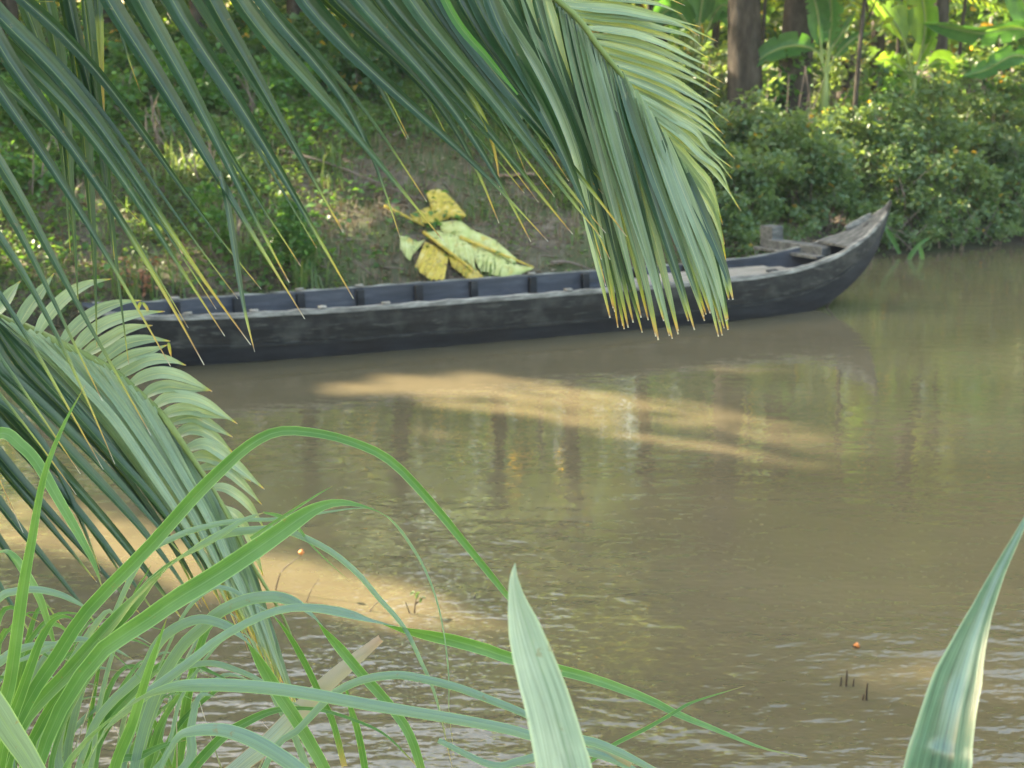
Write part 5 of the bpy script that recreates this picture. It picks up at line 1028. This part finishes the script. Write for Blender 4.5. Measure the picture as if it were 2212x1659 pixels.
# ------------------------------------------------------------------ reeds and twigs standing in the water
def reed(label, pts, Y, wd, tw=(0,), n_=1):
    P = [at(x, y, Y + d) for x, y, d in pts]; V, F, UV = ribbon(P, [wd * f for f in (.7, 1, 1, .8, .1)], tw, .2, 20); o = mesh('reed_leaf', V, F, M['blade'], uv=UV); return tag(o, label, 'reed', 'reeds at the far water edge')
Yr = onz(1970, 560).y
reed('bright bent reed leaf rising right out of the water beside the boat tip', [(1960, 566, 0), (1972, 545, 0), (1990, 525, 0), (2012, 512, 0)], Yr, .05)
reed('straight short reed leaf standing below the bright bent one', [(1993, 562, 0), (1990, 545, 0), (1986, 528, 0)], Yr, .05)
reed('green reed leaf leaning left towards the boat tip', [(1944, 548, 0), (1932, 525, 0), (1918, 500, 0), (1908, 480, 0)], Yr + .2, .05)
reed('floating reed leaf curving along the water surface', [(1960, 562, 0), (1975, 575, -.1), (1995, 580, -.15)], Yr, .05)
Yr = onz(2075, 520).y
reed('tall pale leaning reed left of the right edge', [(2076, 520, 0), (2066, 480, 0), (2056, 440, 0), (2048, 405, .1)], Yr, .06)
reed('short pale reed stub right of the tall leaning one', [(2102, 518, 0), (2103, 500, 0), (2101, 485, 0)], Yr, .05)
reed('leaning light green reed nearest the right edge', [(2168, 505, 0), (2158, 475, 0), (2145, 445, 0), (2130, 410, 0)], Yr, .06)
fw = at(2115, 429, Yr + .1); V, F = tube([fw - Vector((0, 0, .02)), fw, fw + Vector((0, 0, .03))], [.01, .03, .008], 8, 6); o = mesh('red_flower', V, F, roughmat('red_petal', [(.6, .05, .1), (.8, .12, .15)], (30, 30, 30), .5)); tag(o, 'tiny red flower in the shrubs above the water at the right', 'flower')
def twig(label, base, pts, r=.004, bud=None, leafs=0, seed=0, mat='twig'):
    B = onz(*base); o = empty('water_twig', B, label=label, cat='twig'); mb = MB(); rs = random.Random(seed)
    for a in pts:
        P = [at(x, y, B.y + d) for x, y, d in a]
        if P[0].z < .03: P[0].z = -.05
        mb.add(*tube(P, np.linspace(r, r * .4, len(P)), 5, 10))
    mb.build('stem', M[mat], o, world=True)
    if bud:
        P = at(bud[0], bud[1], B.y); V, F = tube([P - Vector((0, 0, .012)), P, P + Vector((.004, 0, .014))], [.005, .014, .003], 8, 8); mesh('bud', V, F, M['orange'], o, world=True)
    if leafs:
        C = np.array([list(P0_) for P0_ in [at(x + rs.uniform(-9, 9), y + rs.uniform(-7, 7), B.y) for x, y in [pts[0][-1][:2]] * leafs]]); leaf_obj('leaves', C, .03, M['grass_far'], o, rng=np.random.default_rng(seed))
    return o
twig('orange tipped curved twig rising from the sunlit water behind the grass blades', (590, 1275), [[(590, 1275, 0), (605, 1240, 0), (630, 1215, 0), (650, 1200, 0)]], .004, (651, 1193))
twig('thin bent twig in the sunlit water right of the orange tipped one', (660, 1300), [[(655, 1300, 0), (672, 1275, 0), (690, 1250, 0)], [(590, 1320, 0), (620, 1295, 0)]], .003)
twig('small yellow green sprig standing in the sunlit water', (895, 1325), [[(893, 1325, 0), (897, 1305, 0), (902, 1285, 0)], [(893, 1325, 0), (880, 1312, 0), (876, 1300, 0)], [(897, 1305, 0), (915, 1290, 0)]], .004, None, 9, 4)
twig('short reddish twig lying near the yellow green sprig', (800, 1320), [[(782, 1320, 0), (805, 1312, 0), (822, 1295, 0)]], .004)
twig('tiny grey sprig just right of the yellow green sprig', (1026, 1293), [[(1000, 1290, 0), (1026, 1290, 0), (1030, 1278, 0)]], .004)
twig('dark twig stub standing in the water under the orange floating petal', (1828, 1482), [[(1828, 1485, 0), (1829, 1465, 0), (1830, 1447, 0)], [(1815, 1480, 0), (1818, 1462, 0)], [(1842, 1482, 0), (1845, 1465, 0)]], .006)
twig('dark twig stub right of its twin, close to the tapering strap leaf', (1873, 1512), [[(1873, 1514, 0), (1872, 1495, 0), (1874, 1475, 0)], [(1862, 1512, 0), (1866, 1498, 0)]], .006)
P = onz(1850, 1394, .008); V = [P + Vector((.015 * math.cos(a), .02 * math.sin(a), .006 * math.sin(a * 2))) for a in np.linspace(0, 6.28, 9)[:-1]] + [P + Vector((0, 0, .015))]
V += [P - Vector((0, 0, .006))]
o = mesh('floating_petal', V, [(k, (k + 1) % 8, 8) for k in range(8)] + [((k + 1) % 8, k, 9) for k in range(8)], M['orange']); tag(o, 'small orange petal floating on the water, far right', 'petal')
# ------------------------------------------------------------------ damp air over the canal
hz = MB().add([(x, y, z) for z in (-2, 14) for x, y in ((-45, -6), (45, -6), (45, 50), (-45, 50))], [(3, 2, 1, 0), (4, 5, 6, 7), (0, 1, 5, 4), (1, 2, 6, 5), (2, 3, 7, 6), (3, 0, 4, 7)]).build('haze', None, smooth=False)
hm_ = bpy.data.materials.new('humid_air'); hm_.use_nodes = True; hn = hm_.node_tree; hn.nodes.clear()
ho = hn.nodes.new('ShaderNodeOutputMaterial'); hv = hn.nodes.new('ShaderNodeVolumePrincipled'); hv.inputs['Density'].default_value = .0010; hv.inputs['Color'].default_value = (.95, .97, 1, 1); hv.inputs['Anisotropy'].default_value = .3
hn.links.new(hv.outputs[0], ho.inputs['Volume']); hz.data.materials.append(hm_); tag(hz, 'thin humid haze over the canal', 'haze', kind='stuff')
